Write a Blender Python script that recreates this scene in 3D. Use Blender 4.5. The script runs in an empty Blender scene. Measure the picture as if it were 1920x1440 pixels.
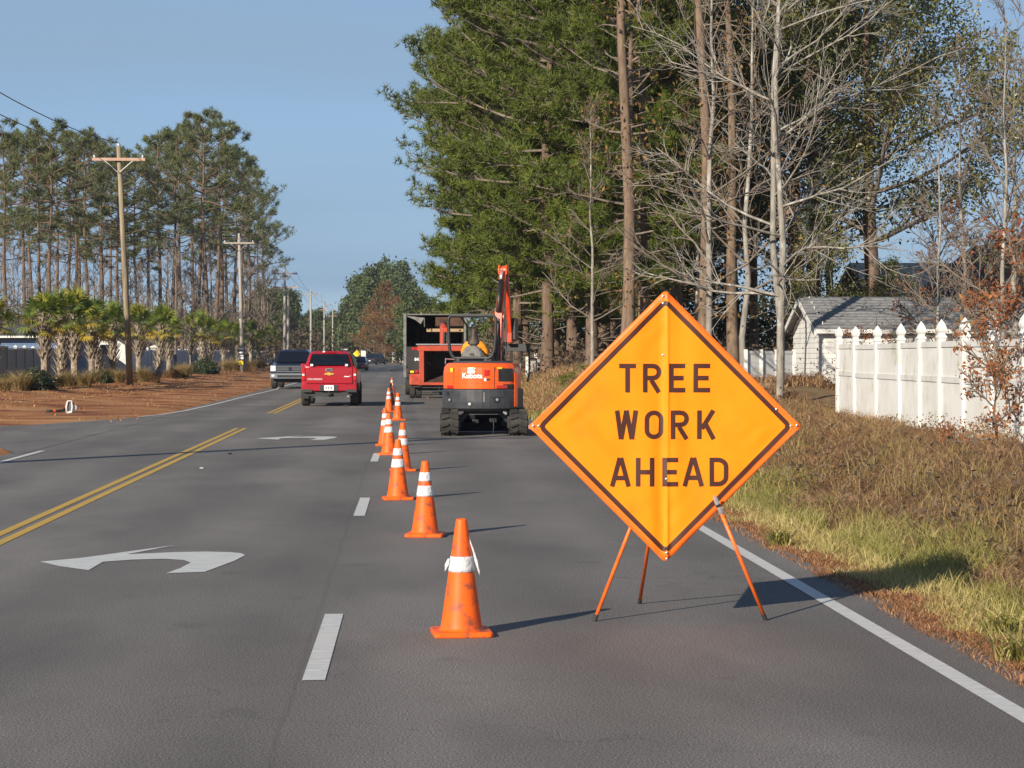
import bpy, math, random
import numpy as np
from mathutils import Vector, Matrix, Euler
R = math.radians
SC = bpy.context.scene
C = SC.collection
# ---------------- camera, world, sun, exposure ----------------
F = 4300.0; CAMH = 1.7; YAW = R(2.703); PIT = R(-0.746)
cd = bpy.data.cameras.new('camera'); cam = bpy.data.objects.new('camera', cd); C.objects.link(cam)
cd.sensor_width = 36; cd.lens = 36 * F / 1920; cd.clip_start = 0.1; cd.clip_end = 6000
cam.location = (0, 0, CAMH); cam.rotation_euler = (R(90) + PIT, 0, -YAW); SC.camera = cam
SUN_EL, SUN_AZ = R(22.5), R(216.5)          # azimuth clockwise from +Y
to_sun = Vector((math.sin(SUN_AZ) * math.cos(SUN_EL), math.cos(SUN_AZ) * math.cos(SUN_EL), math.sin(SUN_EL)))
W = bpy.data.worlds.new('World'); SC.world = W; W.use_nodes = True
wn = W.node_tree; wl = wn.links
bg = wn.nodes['Background']
sky = wn.nodes.new('ShaderNodeTexSky'); sky.sky_type = 'NISHITA'; sky.sun_disc = False
sky.sun_elevation = SUN_EL; sky.sun_rotation = SUN_AZ; sky.altitude = 1500
sky.air_density = 0.8; sky.dust_density = 0.0; sky.ozone_density = 3.0
# thin high haze streaks over the clear sky
tc = wn.nodes.new('ShaderNodeTexCoord'); mp = wn.nodes.new('ShaderNodeMapping'); mp.inputs['Scale'].default_value = (1.0, 1.0, 14)
nz = wn.nodes.new('ShaderNodeTexNoise'); nz.inputs['Scale'].default_value = 1.6; nz.inputs['Detail'].default_value = 4
rp = wn.nodes.new('ShaderNodeValToRGB'); rp.color_ramp.elements[0].position = .42; rp.color_ramp.elements[1].position = .75
rp.color_ramp.elements[0].color = (.66, .66, .66, 1); rp.color_ramp.elements[1].color = (.98, .98, .98, 1)
mx = wn.nodes.new('ShaderNodeMix'); mx.data_type = 'RGBA'; mx.inputs['B'].default_value = (2.5, 3.65, 5.1, 1)
wl.new(tc.outputs['Generated'], mp.inputs[0]); wl.new(mp.outputs[0], nz.inputs['Vector']); wl.new(nz.outputs['Fac'], rp.inputs[0])
sz = wn.nodes.new('ShaderNodeSeparateXYZ'); wl.new(tc.outputs['Generated'], sz.inputs[0])
mz = wn.nodes.new('ShaderNodeMapRange'); mz.inputs['From Min'].default_value = .22; mz.inputs['From Max'].default_value = .75; mz.inputs['To Min'].default_value = 1; mz.inputs['To Max'].default_value = .12
wl.new(sz.outputs['Z'], mz.inputs[0])      # the high haze thins out towards the zenith
mm_ = wn.nodes.new('ShaderNodeMath'); mm_.operation = 'MULTIPLY'; wl.new(rp.outputs[0], mm_.inputs[0]); wl.new(mz.outputs[0], mm_.inputs[1]); wl.new(mm_.outputs[0], mx.inputs['Factor']); wl.new(sky.outputs[0], mx.inputs['A']); wl.new(mx.outputs['Result'], bg.inputs[0])
bg.inputs[1].default_value = 0.087
sl = bpy.data.lights.new('sun', 'SUN'); sl.energy = 5.0; sl.angle = R(0.5); sl.color = (1, .89, .73)
so = bpy.data.objects.new('sun', sl); C.objects.link(so); so.rotation_euler = to_sun.to_track_quat('Z', 'Y').to_euler(); so.location = (-20, -30, 30)
SC.view_settings.view_transform = 'Standard'; SC.view_settings.look = 'None'; SC.view_settings.gamma = 1
SC.view_settings.use_curve_mapping = False; SC.view_settings.exposure = 0.42
# ---------------- picture <-> place ----------------
_f = Vector((math.sin(YAW) * math.cos(PIT), math.cos(YAW) * math.cos(PIT), math.sin(PIT)))
_r = Vector((math.cos(YAW), -math.sin(YAW), 0)); _u = _r.cross(_f)
def ray(px, py): return _f + _r * ((px - 960) / F) + _u * ((720 - py) / F)
def X(px, Y, py=700): d = ray(px, py); return d.x / d.y * Y
def Hh(py, Y, px=757): d = ray(px, py); return CAMH + d.z / d.y * Y
def G(px, py, h=0.0): d = ray(px, py); t = (h - CAMH) / d.z; return Vector((d.x * t, d.y * t, h))
def sstep(a, b, x): t = np.clip((x - a) / (b - a), 0, 1); return t * t * (3 - 2 * t)
def terr(x, y):
    x = np.asarray(x, float); y = np.asarray(y, float)
    p1 = np.interp(x, [3.3, 4.3, 5.2, 6.2, 7.5, 9, 14, 40], [-.02, -.07, .0, .14, .24, .22, .3, .3])
    p2 = np.interp(x, [3.3, 3.8, 4.6, 5.6, 8, 12, 40], [-.02, .28, .75, 1.05, .95, .85, .6])
    t = sstep(47, 64, y); r = p1 * (1 - t) + p2 * t
    r = r * (1 - sstep(150, 230, y) * .8)
    l = np.interp(-x, [6.5, 8, 12, 14, 40], [-.02, .06, .16, .3, .3]) * sstep(58, 75, y) + (1 - sstep(30, 40, y)) * .05 * sstep(7, 9, -x)
    h = np.where(x > 0, r, l)
    bump = .05 * np.sin(x * 1.7 + y * .31) * np.sin(y * .53 + x * .4) + .03 * np.sin(x * 4.1 + 1.3) * np.sin(y * 1.37)
    m = np.where(x > 0, sstep(3.7, 5.5, x), sstep(8, 12, -x) * sstep(60, 70, y))
    return h + bump * m * 1.2
def tz(x, y): return float(terr(x, y))
ORD = 'first second third fourth fifth sixth seventh eighth ninth tenth eleventh twelfth thirteenth fourteenth fifteenth sixteenth seventeenth eighteenth nineteenth twentieth'.split()
TENS = {2: 'twenty', 3: 'thirty', 4: 'forty'}
def ordw(i): return ORD[i] if i < 20 else (TENS[(i + 1) // 10] + '-' + ORD[(i + 1) % 10 - 1] if (i + 1) % 10 else {3: 'thirtieth', 4: 'fortieth', 5: 'fiftieth'}[(i + 1) // 10])
# ---------------- materials ----------------
def _n(nt, t, **k):
    n = nt.nodes.new(t)
    for a, b in k.items(): setattr(n, a, b)
    return n
def mat(name, c1, c2=None, sc=3.0, rough=.6, metal=0.0, bump=0.0, bs=40.0, spec=.5, stretch=(1, 1, 1), tint=None, transl=0.0, coat=0.0, lo=.4, hi=.62, c3=None, s3=1.0, l3=.55, h3=.7, detail=5):
    m = bpy.data.materials.new(name); m.use_nodes = True; nt = m.node_tree; L = nt.links
    b = nt.nodes['Principled BSDF']; out = nt.nodes['Material Output']
    b.inputs['Roughness'].default_value = rough; b.inputs['Metallic'].default_value = metal
    b.inputs['Specular IOR Level'].default_value = spec; b.inputs['Coat Weight'].default_value = coat
    b.inputs['Base Color'].default_value = (*c1, 1)
    tcn = _n(nt, 'ShaderNodeTexCoord'); mpn = _n(nt, 'ShaderNodeMapping'); mpn.inputs['Scale'].default_value = stretch
    L.new(tcn.outputs['Object'], mpn.inputs[0])
    col = None
    if tint:
        at = _n(nt, 'ShaderNodeAttribute', attribute_name='tint'); rm = _n(nt, 'ShaderNodeValToRGB')
        els = rm.color_ramp.elements
        for i, c in enumerate(tint):
            p = i / (len(tint) - 1)
            e = els[0] if i == 0 else (els[-1] if i == len(tint) - 1 else els.new(p))
            e.position = p if i < len(tint) - 1 else 1.0
            e.color = (*c, 1)
        L.new(at.outputs['Fac'], rm.inputs[0]); col = rm.outputs[0]
    elif c2:
        nn = _n(nt, 'ShaderNodeTexNoise'); nn.inputs['Scale'].default_value = sc; nn.inputs['Detail'].default_value = detail; nn.inputs['Roughness'].default_value = .6
        L.new(mpn.outputs[0], nn.inputs['Vector'])
        rm = _n(nt, 'ShaderNodeValToRGB'); rm.color_ramp.elements[0].position = lo; rm.color_ramp.elements[1].position = hi
        rm.color_ramp.elements[0].color = (*c1, 1); rm.color_ramp.elements[1].color = (*c2, 1)
        L.new(nn.outputs['Fac'], rm.inputs[0]); col = rm.outputs[0]
    if c3:
        n3 = _n(nt, 'ShaderNodeTexNoise'); n3.inputs['Scale'].default_value = s3; n3.inputs['Detail'].default_value = 6
        L.new(mpn.outputs[0], n3.inputs['Vector'])
        mr = _n(nt, 'ShaderNodeMapRange'); mr.inputs['From Min'].default_value = l3; mr.inputs['From Max'].default_value = h3
        L.new(n3.outputs['Fac'], mr.inputs[0])
        m3 = _n(nt, 'ShaderNodeMix', data_type='RGBA'); m3.inputs['B'].default_value = (*c3, 1)
        if col: L.new(col, m3.inputs['A'])
        else: m3.inputs['A'].default_value = (*c1, 1)
        L.new(mr.outputs[0], m3.inputs['Factor']); col = m3.outputs['Result']
    if col: L.new(col, b.inputs['Base Color'])
    if bump:
        nb = _n(nt, 'ShaderNodeTexNoise'); nb.inputs['Scale'].default_value = bs; nb.inputs['Detail'].default_value = 4
        L.new(mpn.outputs[0], nb.inputs['Vector'])
        bn = _n(nt, 'ShaderNodeBump'); bn.inputs['Strength'].default_value = bump; bn.inputs['Distance'].default_value = .02
        L.new(nb.outputs['Fac'], bn.inputs['Height']); L.new(bn.outputs[0], b.inputs['Normal'])
    if transl:
        tr = _n(nt, 'ShaderNodeBsdfTranslucent'); ms = _n(nt, 'ShaderNodeMixShader'); ms.inputs[0].default_value = transl
        if col: L.new(col, tr.inputs[0])
        else: tr.inputs[0].default_value = (*c1, 1)
        L.new(b.outputs[0], ms.inputs[1]); L.new(tr.outputs[0], ms.inputs[2]); L.new(ms.outputs[0], out.inputs[0])
    return m
# ---------------- geometry helpers ----------------
class MB:
    def __init__(s): s.v = []; s.f = []
    def add(s, vs, fs, M=None):
        o = len(s.v)
        s.v += [tuple(M @ Vector(p)) if M else tuple(p) for p in vs]
        s.f += [tuple(i + o for i in f) for f in fs]; return s
    def box(s, x0, x1, y0, y1, z0, z1, M=None):
        vs = [(x, y, z) for z in (z0, z1) for y in (y0, y1) for x in (x0, x1)]
        return s.add(vs, [(0, 2, 3, 1), (4, 5, 7, 6), (0, 1, 5, 4), (2, 6, 7, 3), (0, 4, 6, 2), (1, 3, 7, 5)], M)
    def cyl(s, a, b, r0, r1=None, n=12, cap=True, M=None):
        r1 = r0 if r1 is None else r1; return s.tube([a, b], [r0, r1], n, cap, M)
    def tube(s, pts, rad, n=8, cap=True, M=None):
        pts = [Vector(p) for p in pts]; k = len(pts)
        if not hasattr(rad, '__len__'): rad = [rad] * k
        d = (pts[-1] - pts[0]).normalized() if (pts[-1] - pts[0]).length > 1e-6 else Vector((0, 0, 1))
        ref = Vector((1, 0, 0)) if abs(d.x) < .8 else Vector((0, 1, 0)); vs = []; u0 = None
        for i, p in enumerate(pts):
            t = (pts[min(i + 1, k - 1)] - pts[max(i - 1, 0)]).normalized()
            u = (u0 - t * u0.dot(t)) if u0 else t.cross(ref)
            u.normalize(); u0 = u; w = t.cross(u)
            vs += [p + (u * math.cos(2 * math.pi * j / n) + w * math.sin(2 * math.pi * j / n)) * rad[i] for j in range(n)]
        fs = [(i * n + j, i * n + (j + 1) % n, (i + 1) * n + (j + 1) % n, (i + 1) * n + j) for i in range(k - 1) for j in range(n)]
        if cap: fs += [tuple(range(n))[::-1], tuple(range((k - 1) * n, k * n))]
        return s.add(vs, fs, M)
    def lathe(s, prof, n=24, M=None):
        k = len(prof); vs = [(r * math.cos(2 * math.pi * j / n), r * math.sin(2 * math.pi * j / n), z) for r, z in prof for j in range(n)]
        fs = [(i * n + j, i * n + (j + 1) % n, (i + 1) * n + (j + 1) % n, (i + 1) * n + j) for i in range(k - 1) for j in range(n)]
        return s.add(vs, fs, M)
    def loft(s, secs, cap=True, closed=True, M=None):
        n = len(secs[0]); k = len(secs); vs = [p for q in secs for p in q]
        m = n if closed else n - 1
        fs = [(i * n + j, i * n + (j + 1) % n, (i + 1) * n + (j + 1) % n, (i + 1) * n + j) for i in range(k - 1) for j in range(m)]
        if cap: fs += [tuple(range(n))[::-1], tuple(range((k - 1) * n, k * n))]
        return s.add(vs, fs, M)
    def prism(s, poly, h0, h1, axis='y', M=None):
        def P(a, b, h): return {'y': (a, h, b), 'x': (h, a, b), 'z': (a, b, h)}[axis]
        n = len(poly); vs = [P(a, b, h0) for a, b in poly] + [P(a, b, h1) for a, b in poly]
        fs = [(i, (i + 1) % n, n + (i + 1) % n, n + i) for i in range(n)] + [tuple(range(n))[::-1], tuple(range(n, 2 * n))]
        return s.add(vs, fs, M)
    def mesh(s, name, smooth=False):
        me = bpy.data.meshes.new(name); me.from_pydata(s.v, [], s.f)
        import bmesh
        bm = bmesh.new(); bm.from_mesh(me); bmesh.ops.recalc_face_normals(bm, faces=bm.faces); bm.to_mesh(me); bm.free()
        if smooth: me.shade_smooth()
        return me
def obj(name, mesh, m=None, parent=None, bevel=0, smooth=False, loc=None, rot=None, **props):
    if isinstance(mesh, MB): mesh = mesh.mesh(name, smooth)
    if m and not mesh.materials: mesh.materials.append(m)
    o = bpy.data.objects.new(name, mesh); C.objects.link(o)
    if parent: o.parent = parent
    if loc is not None: o.location = loc
    if rot is not None: o.rotation_euler = rot
    if bevel:
        b = o.modifiers.new('b', 'BEVEL'); b.width = bevel; b.segments = 2; b.limit_method = 'ANGLE'; b.angle_limit = R(35)
    for k, v in props.items(): o[k] = v
    return o
def thing(name, label, cat, loc=(0, 0, 0), rz=0, group=None, parent=None):
    o = bpy.data.objects.new(name, None); C.objects.link(o); o.location = loc; o.rotation_euler = (0, 0, rz); o.empty_display_size = .2
    o['label'] = label; o['category'] = cat
    if group: o['group'] = group
    return o
def tag(o, label, cat, group=None):
    o['label'] = label; o['category'] = cat
    if group: o['group'] = group
    return o
def kids(o): return list(KID.get(o.name, [])) or [c for c in o.children]
KID = {}
def dup(o, loc=None, rz=None, label=None, scale=None, parent=None):
    c = o.copy(); C.objects.link(c)
    if parent: c.parent = parent
    if loc is not None: c.location = loc
    if rz is not None: c.rotation_euler = (0, 0, rz)
    if scale is not None: c.scale = scale
    if label: c['label'] = label
    for ch in KIDS(o): dup(ch, parent=c)
    return c
_cache = {}
def KIDS(o):
    if o.name not in _cache: _cache[o.name] = [c for c in C.objects if c.parent == o]
    return _cache[o.name]
def np_mesh(name, V, Fs, tint=None, m=None, smooth=False):
    """V (N,3); Fs a list of index arrays (M,3) or (M,4)"""
    me = bpy.data.meshes.new(name); V = np.asarray(V, np.float32)
    me.vertices.add(len(V)); me.vertices.foreach_set('co', V.ravel())
    Fs = [np.asarray(f, np.int32) for f in Fs if len(f)]
    nl = sum(f.size for f in Fs); nf = sum(len(f) for f in Fs)
    me.loops.add(nl); me.loops.foreach_set('vertex_index', np.concatenate([f.ravel() for f in Fs]))
    me.polygons.add(nf)
    tot = np.concatenate([np.full(len(f), f.shape[1], np.int32) for f in Fs])
    st = np.concatenate([[0], np.cumsum(tot)[:-1]]).astype(np.int32)
    me.polygons.foreach_set('loop_start', st); me.polygons.foreach_set('loop_total', tot)
    if tint is not None:
        a = me.attributes.new('tint', 'FLOAT', 'POINT'); a.data.foreach_set('value', np.asarray(tint, np.float32))
    me.update(calc_edges=True); me.validate()
    if smooth: me.shade_smooth()
    if m: me.materials.append(m)
    return me
def nrm(a): return a / np.maximum(np.linalg.norm(a, axis=-1, keepdims=True), 1e-9)
def np_tubes(branches, sides=5):
    V = []; Fq = []; off = 0; groups = {}
    for p, r in branches: groups.setdefault(len(p), []).append((p, r))
    for k, lst in groups.items():
        P = np.array([b[0] for b in lst], float); Rr = np.array([b[1] for b in lst], float); N = len(lst)
        T = np.empty_like(P); T[:, 1:-1] = P[:, 2:] - P[:, :-2]; T[:, 0] = P[:, 1] - P[:, 0]; T[:, -1] = P[:, -1] - P[:, -2]; T = nrm(T)
        d = nrm(P[:, -1] - P[:, 0]); ref = np.where(np.abs(d[:, 2:3]) > .7, [[1., 0, 0]], [[0, 0, 1.]])
        U = nrm(np.cross(T, ref[:, None, :])); Wv = np.cross(T, U)
        a = np.arange(sides) * 2 * np.pi / sides
        ring = P[:, :, None, :] + Rr[:, :, None, None] * (U[:, :, None, :] * np.cos(a)[None, None, :, None] + Wv[:, :, None, :] * np.sin(a)[None, None, :, None])
        V.append(ring.reshape(-1, 3))
        b = np.arange(N)[:, None, None] * k * sides; i = np.arange(k - 1)[None, :, None] * sides; j = np.arange(sides)[None, None, :]; j2 = (j + 1) % sides
        q = np.stack([b + i + j, b + i + j2, b + i + sides + j2, b + i + sides + j], -1).reshape(-1, 4) + off
        Fq.append(q); off += N * k * sides
    return np.concatenate(V), np.concatenate(Fq)
def rand_dirs(rng, n): return nrm(rng.normal(size=(n, 3)))
def needles(pos, dirs, K, length, width, rng, spread=.9, tb=.15):
    N = len(pos); p = np.repeat(pos, K, 0); d = np.repeat(dirs, K, 0)
    nd = nrm(d * (1 - spread * .45) + rand_dirs(rng, N * K) * spread); L = length * rng.uniform(.7, 1.15, (N * K, 1))
    s = nrm(np.cross(nd, rand_dirs(rng, N * K))) * width / 2
    V = np.stack([p - s, p + s, p + nd * L], 1).reshape(-1, 3)
    sp = .5 + .5 * np.sin(pos[:, 0] * 1.9 + pos[:, 2] * 1.3) * np.sin(pos[:, 1] * 1.7 - pos[:, 2] * 1.1 + 1)
    t = np.repeat(rng.uniform(0, .45, N) + .35 * sp, K) + rng.uniform(0, .2, N * K)
    return V, np.arange(N * K * 3).reshape(-1, 3), np.repeat(t, 3)
def leaves(pos, size, rng, flat=0.0, tintbase=None):
    N = len(pos); n = rand_dirs(rng, N); n[:, 2] += flat; n = nrm(n); a = nrm(np.cross(n, rand_dirs(rng, N))); b = np.cross(n, a)
    s = size * rng.uniform(.6, 1.25, (N, 1))
    V = np.stack([pos - a * s, pos - b * s * .45, pos + a * s, pos + b * s * .45], 1).reshape(-1, 3)
    t = rng.uniform(0, 1, N) if tintbase is None else np.clip(tintbase + rng.normal(0, .14, N), 0, 1)
    return V, np.arange(N * 4).reshape(-1, 4), np.repeat(t, 4)
def blades(pos, h, w, rng, lean=.4, tint=None, bend=.5, face=None):
    """grass blades: 5 verts each"""
    N = len(pos); az = rng.uniform(0, 2 * np.pi, N); ld = np.stack([np.cos(az), np.sin(az), np.zeros(N)], 1)
    fa = rng.uniform(0, 2 * np.pi, N); sd = np.stack([np.cos(fa), np.sin(fa), np.zeros(N)], 1) * (np.asarray(w).reshape(-1, 1) / 2)
    h = np.asarray(h).reshape(-1, 1); le = lean * rng.uniform(.2, 1.3, (N, 1))
    mid = pos + ld * h * le * .35 + np.array([0, 0, 1.]) * h * .55
    tip = pos + ld * h * (le * (1 + bend)) + np.array([0, 0, 1.]) * h * np.clip(1 - le * le * .6, .15, 1)
    V = np.stack([pos - sd, pos + sd, mid - sd * .8, mid + sd * .8, tip], 1).reshape(-1, 3)
    b = np.arange(N)[:, None] * 5
    return V, [b + np.array([[0, 1, 3, 2]]), b + np.array([[2, 3, 4]])], np.repeat(tint if tint is not None else rng.uniform(0, 1, N), 5)
# ======================= STRUCTURE: ground, roads =======================
def roadx(y):        # the road bends away to the left in the distance
    y = np.asarray(y, float); return -np.maximum(y - 330, 0) ** 2 / 1500.0
M_road = mat('asphalt', (.128, .118, .111), (.174, .161, .151), sc=.35, rough=.85, bump=0, c3=(.106, .098, .093), s3=.8, l3=.52, h3=.75, spec=.3, stretch=(1, .35, 1))
# aggregate speckle
def speckle(m, scale=95, dark=.35, light=2.1):
    nt = m.node_tree; L = nt.links; b = nt.nodes['Principled BSDF']; src = b.inputs['Base Color'].links[0].from_socket
    tcn = _n(nt, 'ShaderNodeTexCoord')
    n1 = _n(nt, 'ShaderNodeTexNoise'); n1.inputs['Scale'].default_value = scale; n1.inputs['Detail'].default_value = 2; n1.inputs['Roughness'].default_value = .7
    L.new(tcn.outputs['Object'], n1.inputs['Vector'])
    r = _n(nt, 'ShaderNodeValToRGB'); e = r.color_ramp.elements
    e[0].position = .36; e[0].color = (dark,) * 3 + (1,); e[1].position = .68; e[1].color = (light,) * 3 + (1,)
    k = e.new(.5); k.color = (1, 1, 1, 1)
    L.new(n1.outputs['Fac'], r.inputs[0])
    mm = _n(nt, 'ShaderNodeMix', data_type='RGBA', blend_type='MULTIPLY'); mm.inputs['Factor'].default_value = 1
    L.new(src, mm.inputs['A']); L.new(r.outputs[0], mm.inputs['B'])
    # wheel paths and the open joint by the lane dashes
    sx = _n(nt, 'ShaderNodeSeparateXYZ'); L.new(tcn.outputs['Object'], sx.inputs[0])
    nw = _n(nt, 'ShaderNodeTexNoise'); nw.inputs['Scale'].default_value = .9; nw.inputs['Detail'].default_value = 6; L.new(tcn.outputs['Object'], nw.inputs['Vector'])
    ma = _n(nt, 'ShaderNodeMath', operation='MULTIPLY_ADD'); L.new(nw.outputs['Fac'], ma.inputs[0]); ma.inputs[1].default_value = .06; L.new(sx.outputs['X'], ma.inputs[2])
    sb = _n(nt, 'ShaderNodeMath', operation='ADD'); L.new(ma.outputs[0], sb.inputs[0]); sb.inputs[1].default_value = .53
    ab = _n(nt, 'ShaderNodeMath', operation='ABSOLUTE'); L.new(sb.outputs[0], ab.inputs[0])
    cr = _n(nt, 'ShaderNodeMapRange'); L.new(ab.outputs[0], cr.inputs[0]); cr.inputs['From Min'].default_value = .004; cr.inputs['From Max'].default_value = .02
    cr.inputs['To Min'].default_value = .86; cr.inputs['To Max'].default_value = 1
    wv = _n(nt, 'ShaderNodeMath', operation='SINE'); w0 = _n(nt, 'ShaderNodeMath', operation='MULTIPLY_ADD'); L.new(ma.outputs[0], w0.inputs[0]); w0.inputs[1].default_value = 3.75; w0.inputs[2].default_value = 1.2
    L.new(w0.outputs[0], wv.inputs[0])
    w1 = _n(nt, 'ShaderNodeMapRange'); L.new(wv.outputs[0], w1.inputs[0]); w1.inputs['From Min'].default_value = -1; w1.inputs['To Min'].default_value = .90; w1.inputs['To Max'].default_value = 1.10
    m2 = _n(nt, 'ShaderNodeMath', operation='MULTIPLY'); L.new(cr.outputs[0], m2.inputs[0]); L.new(w1.outputs[0], m2.inputs[1])
    m4 = _n(nt, 'ShaderNodeMix', data_type='RGBA', blend_type='MULTIPLY'); m4.inputs['Factor'].default_value = 1
    L.new(mm.outputs['Result'], m4.inputs['A']); L.new(m2.outputs[0], m4.inputs['B'])
    # hairline cracks where the surface is tired, and darker drips
    vo = _n(nt, 'ShaderNodeTexVoronoi', feature='DISTANCE_TO_EDGE'); vo.inputs['Scale'].default_value = .38
    n5 = _n(nt, 'ShaderNodeTexNoise'); n5.inputs['Scale'].default_value = 2.2; n5.inputs['Detail'].default_value = 8
    L.new(tcn.outputs['Object'], n5.inputs['Vector']); v5 = _n(nt, 'ShaderNodeVectorMath', operation='MULTIPLY_ADD'); L.new(n5.outputs['Color'], v5.inputs[0]); v5.inputs[1].default_value = (1.1,) * 3; L.new(tcn.outputs['Object'], v5.inputs[2]); L.new(v5.outputs[0], vo.inputs['Vector'])
    c5 = _n(nt, 'ShaderNodeMapRange'); L.new(vo.outputs[0], c5.inputs[0]); c5.inputs['From Max'].default_value = .009; c5.inputs['To Min'].default_value = 1; c5.inputs['To Max'].default_value = 0
    n6 = _n(nt, 'ShaderNodeTexNoise'); n6.inputs['Scale'].default_value = .16; L.new(tcn.outputs['Object'], n6.inputs['Vector'])
    c6 = _n(nt, 'ShaderNodeMapRange'); L.new(n6.outputs['Fac'], c6.inputs[0]); c6.inputs['From Min'].default_value = .50; c6.inputs['From Max'].default_value = .62; c6.inputs['To Max'].default_value = .38
    k5 = _n(nt, 'ShaderNodeMath', operation='MULTIPLY'); L.new(c5.outputs[0], k5.inputs[0]); L.new(c6.outputs[0], k5.inputs[1])
    n7 = _n(nt, 'ShaderNodeTexNoise'); n7.inputs['Scale'].default_value = 1.7; n7.inputs['Detail'].default_value = 2; L.new(tcn.outputs['Object'], n7.inputs['Vector'])
    c7 = _n(nt, 'ShaderNodeMapRange'); L.new(n7.outputs['Fac'], c7.inputs[0]); c7.inputs['From Min'].default_value = .66; c7.inputs['From Max'].default_value = .74; c7.inputs['To Max'].default_value = .22
    k7 = _n(nt, 'ShaderNodeMath', operation='MAXIMUM'); L.new(k5.outputs[0], k7.inputs[0]); L.new(c7.outputs[0], k7.inputs[1])
    m7 = _n(nt, 'ShaderNodeMix', data_type='RGBA'); m7.inputs['B'].default_value = (.03, .028, .026, 1); L.new(k7.outputs[0], m7.inputs['Factor']); L.new(m4.outputs['Result'], m7.inputs['A'])
    L.new(m7.outputs['Result'], b.inputs['Base Color'])
speckle(M_road)
M_soil = mat('pine straw mulch', (.32, .14, .055), (.46, .25, .12), sc=.9, rough=.95, bump=1, bs=25, spec=.1, c3=(.20, .075, .04), s3=.8, l3=.5, h3=.62, stretch=(.35, .7, 1), detail=8)  # darker sideways streaks in the colour stand in for shadows across the mulch
M_dirt = mat('leaf litter soil', (.19, .12, .07), (.28, .19, .11), sc=2.5, rough=.95, bump=1, bs=30, spec=.1, c3=(.26, .2, .1), s3=.6, l3=.5, h3=.7, detail=8)
M_paint = mat('white road paint', (.62, .62, .60), (.5, .5, .48), sc=9, rough=.6, bump=.2, bs=60, c3=(.2, .19, .18), s3=22, l3=.66, h3=.72, stretch=(.5, 2, 1))
M_yel = mat('yellow road paint', (.58, .36, .04), (.48, .3, .04), sc=6, rough=.6, bump=.2, bs=60, c3=(.2, .17, .1), s3=25, l3=.62, h3=.72)
M_curb = mat('edge concrete', (.5, .45, .4), (.4, .34, .3), sc=2, rough=.9)
def grid_mesh(name, xs, ys, fz, m):
    Xg, Yg = np.meshgrid(xs, ys); Z = fz(Xg, Yg); nx, ny = len(xs), len(ys)
    V = np.stack([Xg, Yg, Z], -1).reshape(-1, 3); i = np.arange(ny - 1)[:, None] * nx + np.arange(nx - 1)[None]
    return np_mesh(name, V, [np.stack([i, i + 1, i + 1 + nx, i + nx], -1).reshape(-1, 4)], m=m, smooth=True)
def gz(x, y):
    z = terr(x, y); rx = roadx(y)
    on = (x > -6.9 + rx) & (x < 3.28 + rx)
    far = y > 330
    z = np.where(far, np.where(on, -.06, -.01 + .1 * sstep(0, 30, np.abs(x - rx) - 8)), z)
    return np.where(on, -.06, z - .012)
ysr = np.concatenate([np.arange(-30, 8, 3), np.arange(8, 120, .5), np.arange(120, 330, 3), np.arange(330, 700, 12), [800, 1000, 1400, 2000, 3500]])
xr = np.concatenate([np.arange(3.28, 16, .22), [18, 24, 40, 80, 200, 600, 2500]])
xl = np.concatenate([[-2500, -600, -200, -100, -60, -40, -30, -24, -20], np.arange(-18, -6.4, .4), [-6.3, 0, 3.28]])
obj('ground', grid_mesh('ground', xr, ysr, gz, M_dirt), kind='structure')
obj('mulch_ground', grid_mesh('mulch_ground', xl, ysr, gz, M_soil), kind='structure')
# road surface: strip that follows the bend; side road mouth opens to the left
ys = np.concatenate([np.arange(-30, 330, 15), np.arange(330, 560, 10)])
V = []; 
for y in ys:
    c = float(roadx(y)); V += [(-6.75 + c, y, 0), (3.3 + c, y, 0)]
n = len(ys); i = np.arange(n - 1)[:, None] * 2
road = obj('road', np_mesh('road', V, [i + np.array([[0, 1, 3, 2]])], m=M_road), kind='structure')
far_side = [(0, 799), (70, 796), (145, 790.5), (215, 786), (260, 782), (300, 778), (345, 771), (400, 759), (470, 741.5), (520, 730)]
near_side = [(-60, 834), (0, 836), (30, 838), (52, 841), (64, 844), (52, 848), (25, 853), (0, 857), (-60, 872)]
SRP = [G(*p, h=.004) for p in far_side]
side = MB(); fs_ = [(-80, 56.0, .004)] + [tuple(p) for p in SRP]
bk = [(-6.5, p.y, .004) for p in SRP]
vs = [(-80, 56.0, .004)] + [tuple(p) for p in SRP if p.x < -6.8] + [(-6.5, 70, .004), (-6.5, 39, .004), (-7.4, 42.3, .004), (-9.0, 43.6, .004), (-12, 44.2, .004), (-80, 45.5, .004)]
side.add(vs, [tuple(range(len(vs)))])
obj('side_road', side, M_road, kind='structure')
# pavement edge strip that the mulch ends against
def strip(name, pts, w, z, m, parent=None, **k):
    pts = [Vector((p[0], p[1], 0)) for p in pts]; vs = []
    for q, p in enumerate(pts):
        t = (pts[min(q + 1, len(pts) - 1)] - pts[max(q - 1, 0)]).normalized(); nn = Vector((-t.y, t.x, 0)) * w / 2
        vs += [(p.x + nn.x, p.y + nn.y, z), (p.x - nn.x, p.y - nn.y, z)]
    b = MB().add(vs, [(2 * q, 2 * q + 1, 2 * q + 3, 2 * q + 2) for q in range(len(pts) - 1)])
    return obj(name, b, m, parent, **k)
def line_pts(x, y0, y1, st=12): return [(x + float(roadx(y)), y) for y in np.append(np.arange(y0, y1, st), y1)]
Z1 = .004
strip('edge_line', line_pts(2.905, -20, 500), .115, Z1, M_paint, road)
strip('edge_line', line_pts(-6.32, 10, 40.5), .115, .008, M_paint, road)
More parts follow.
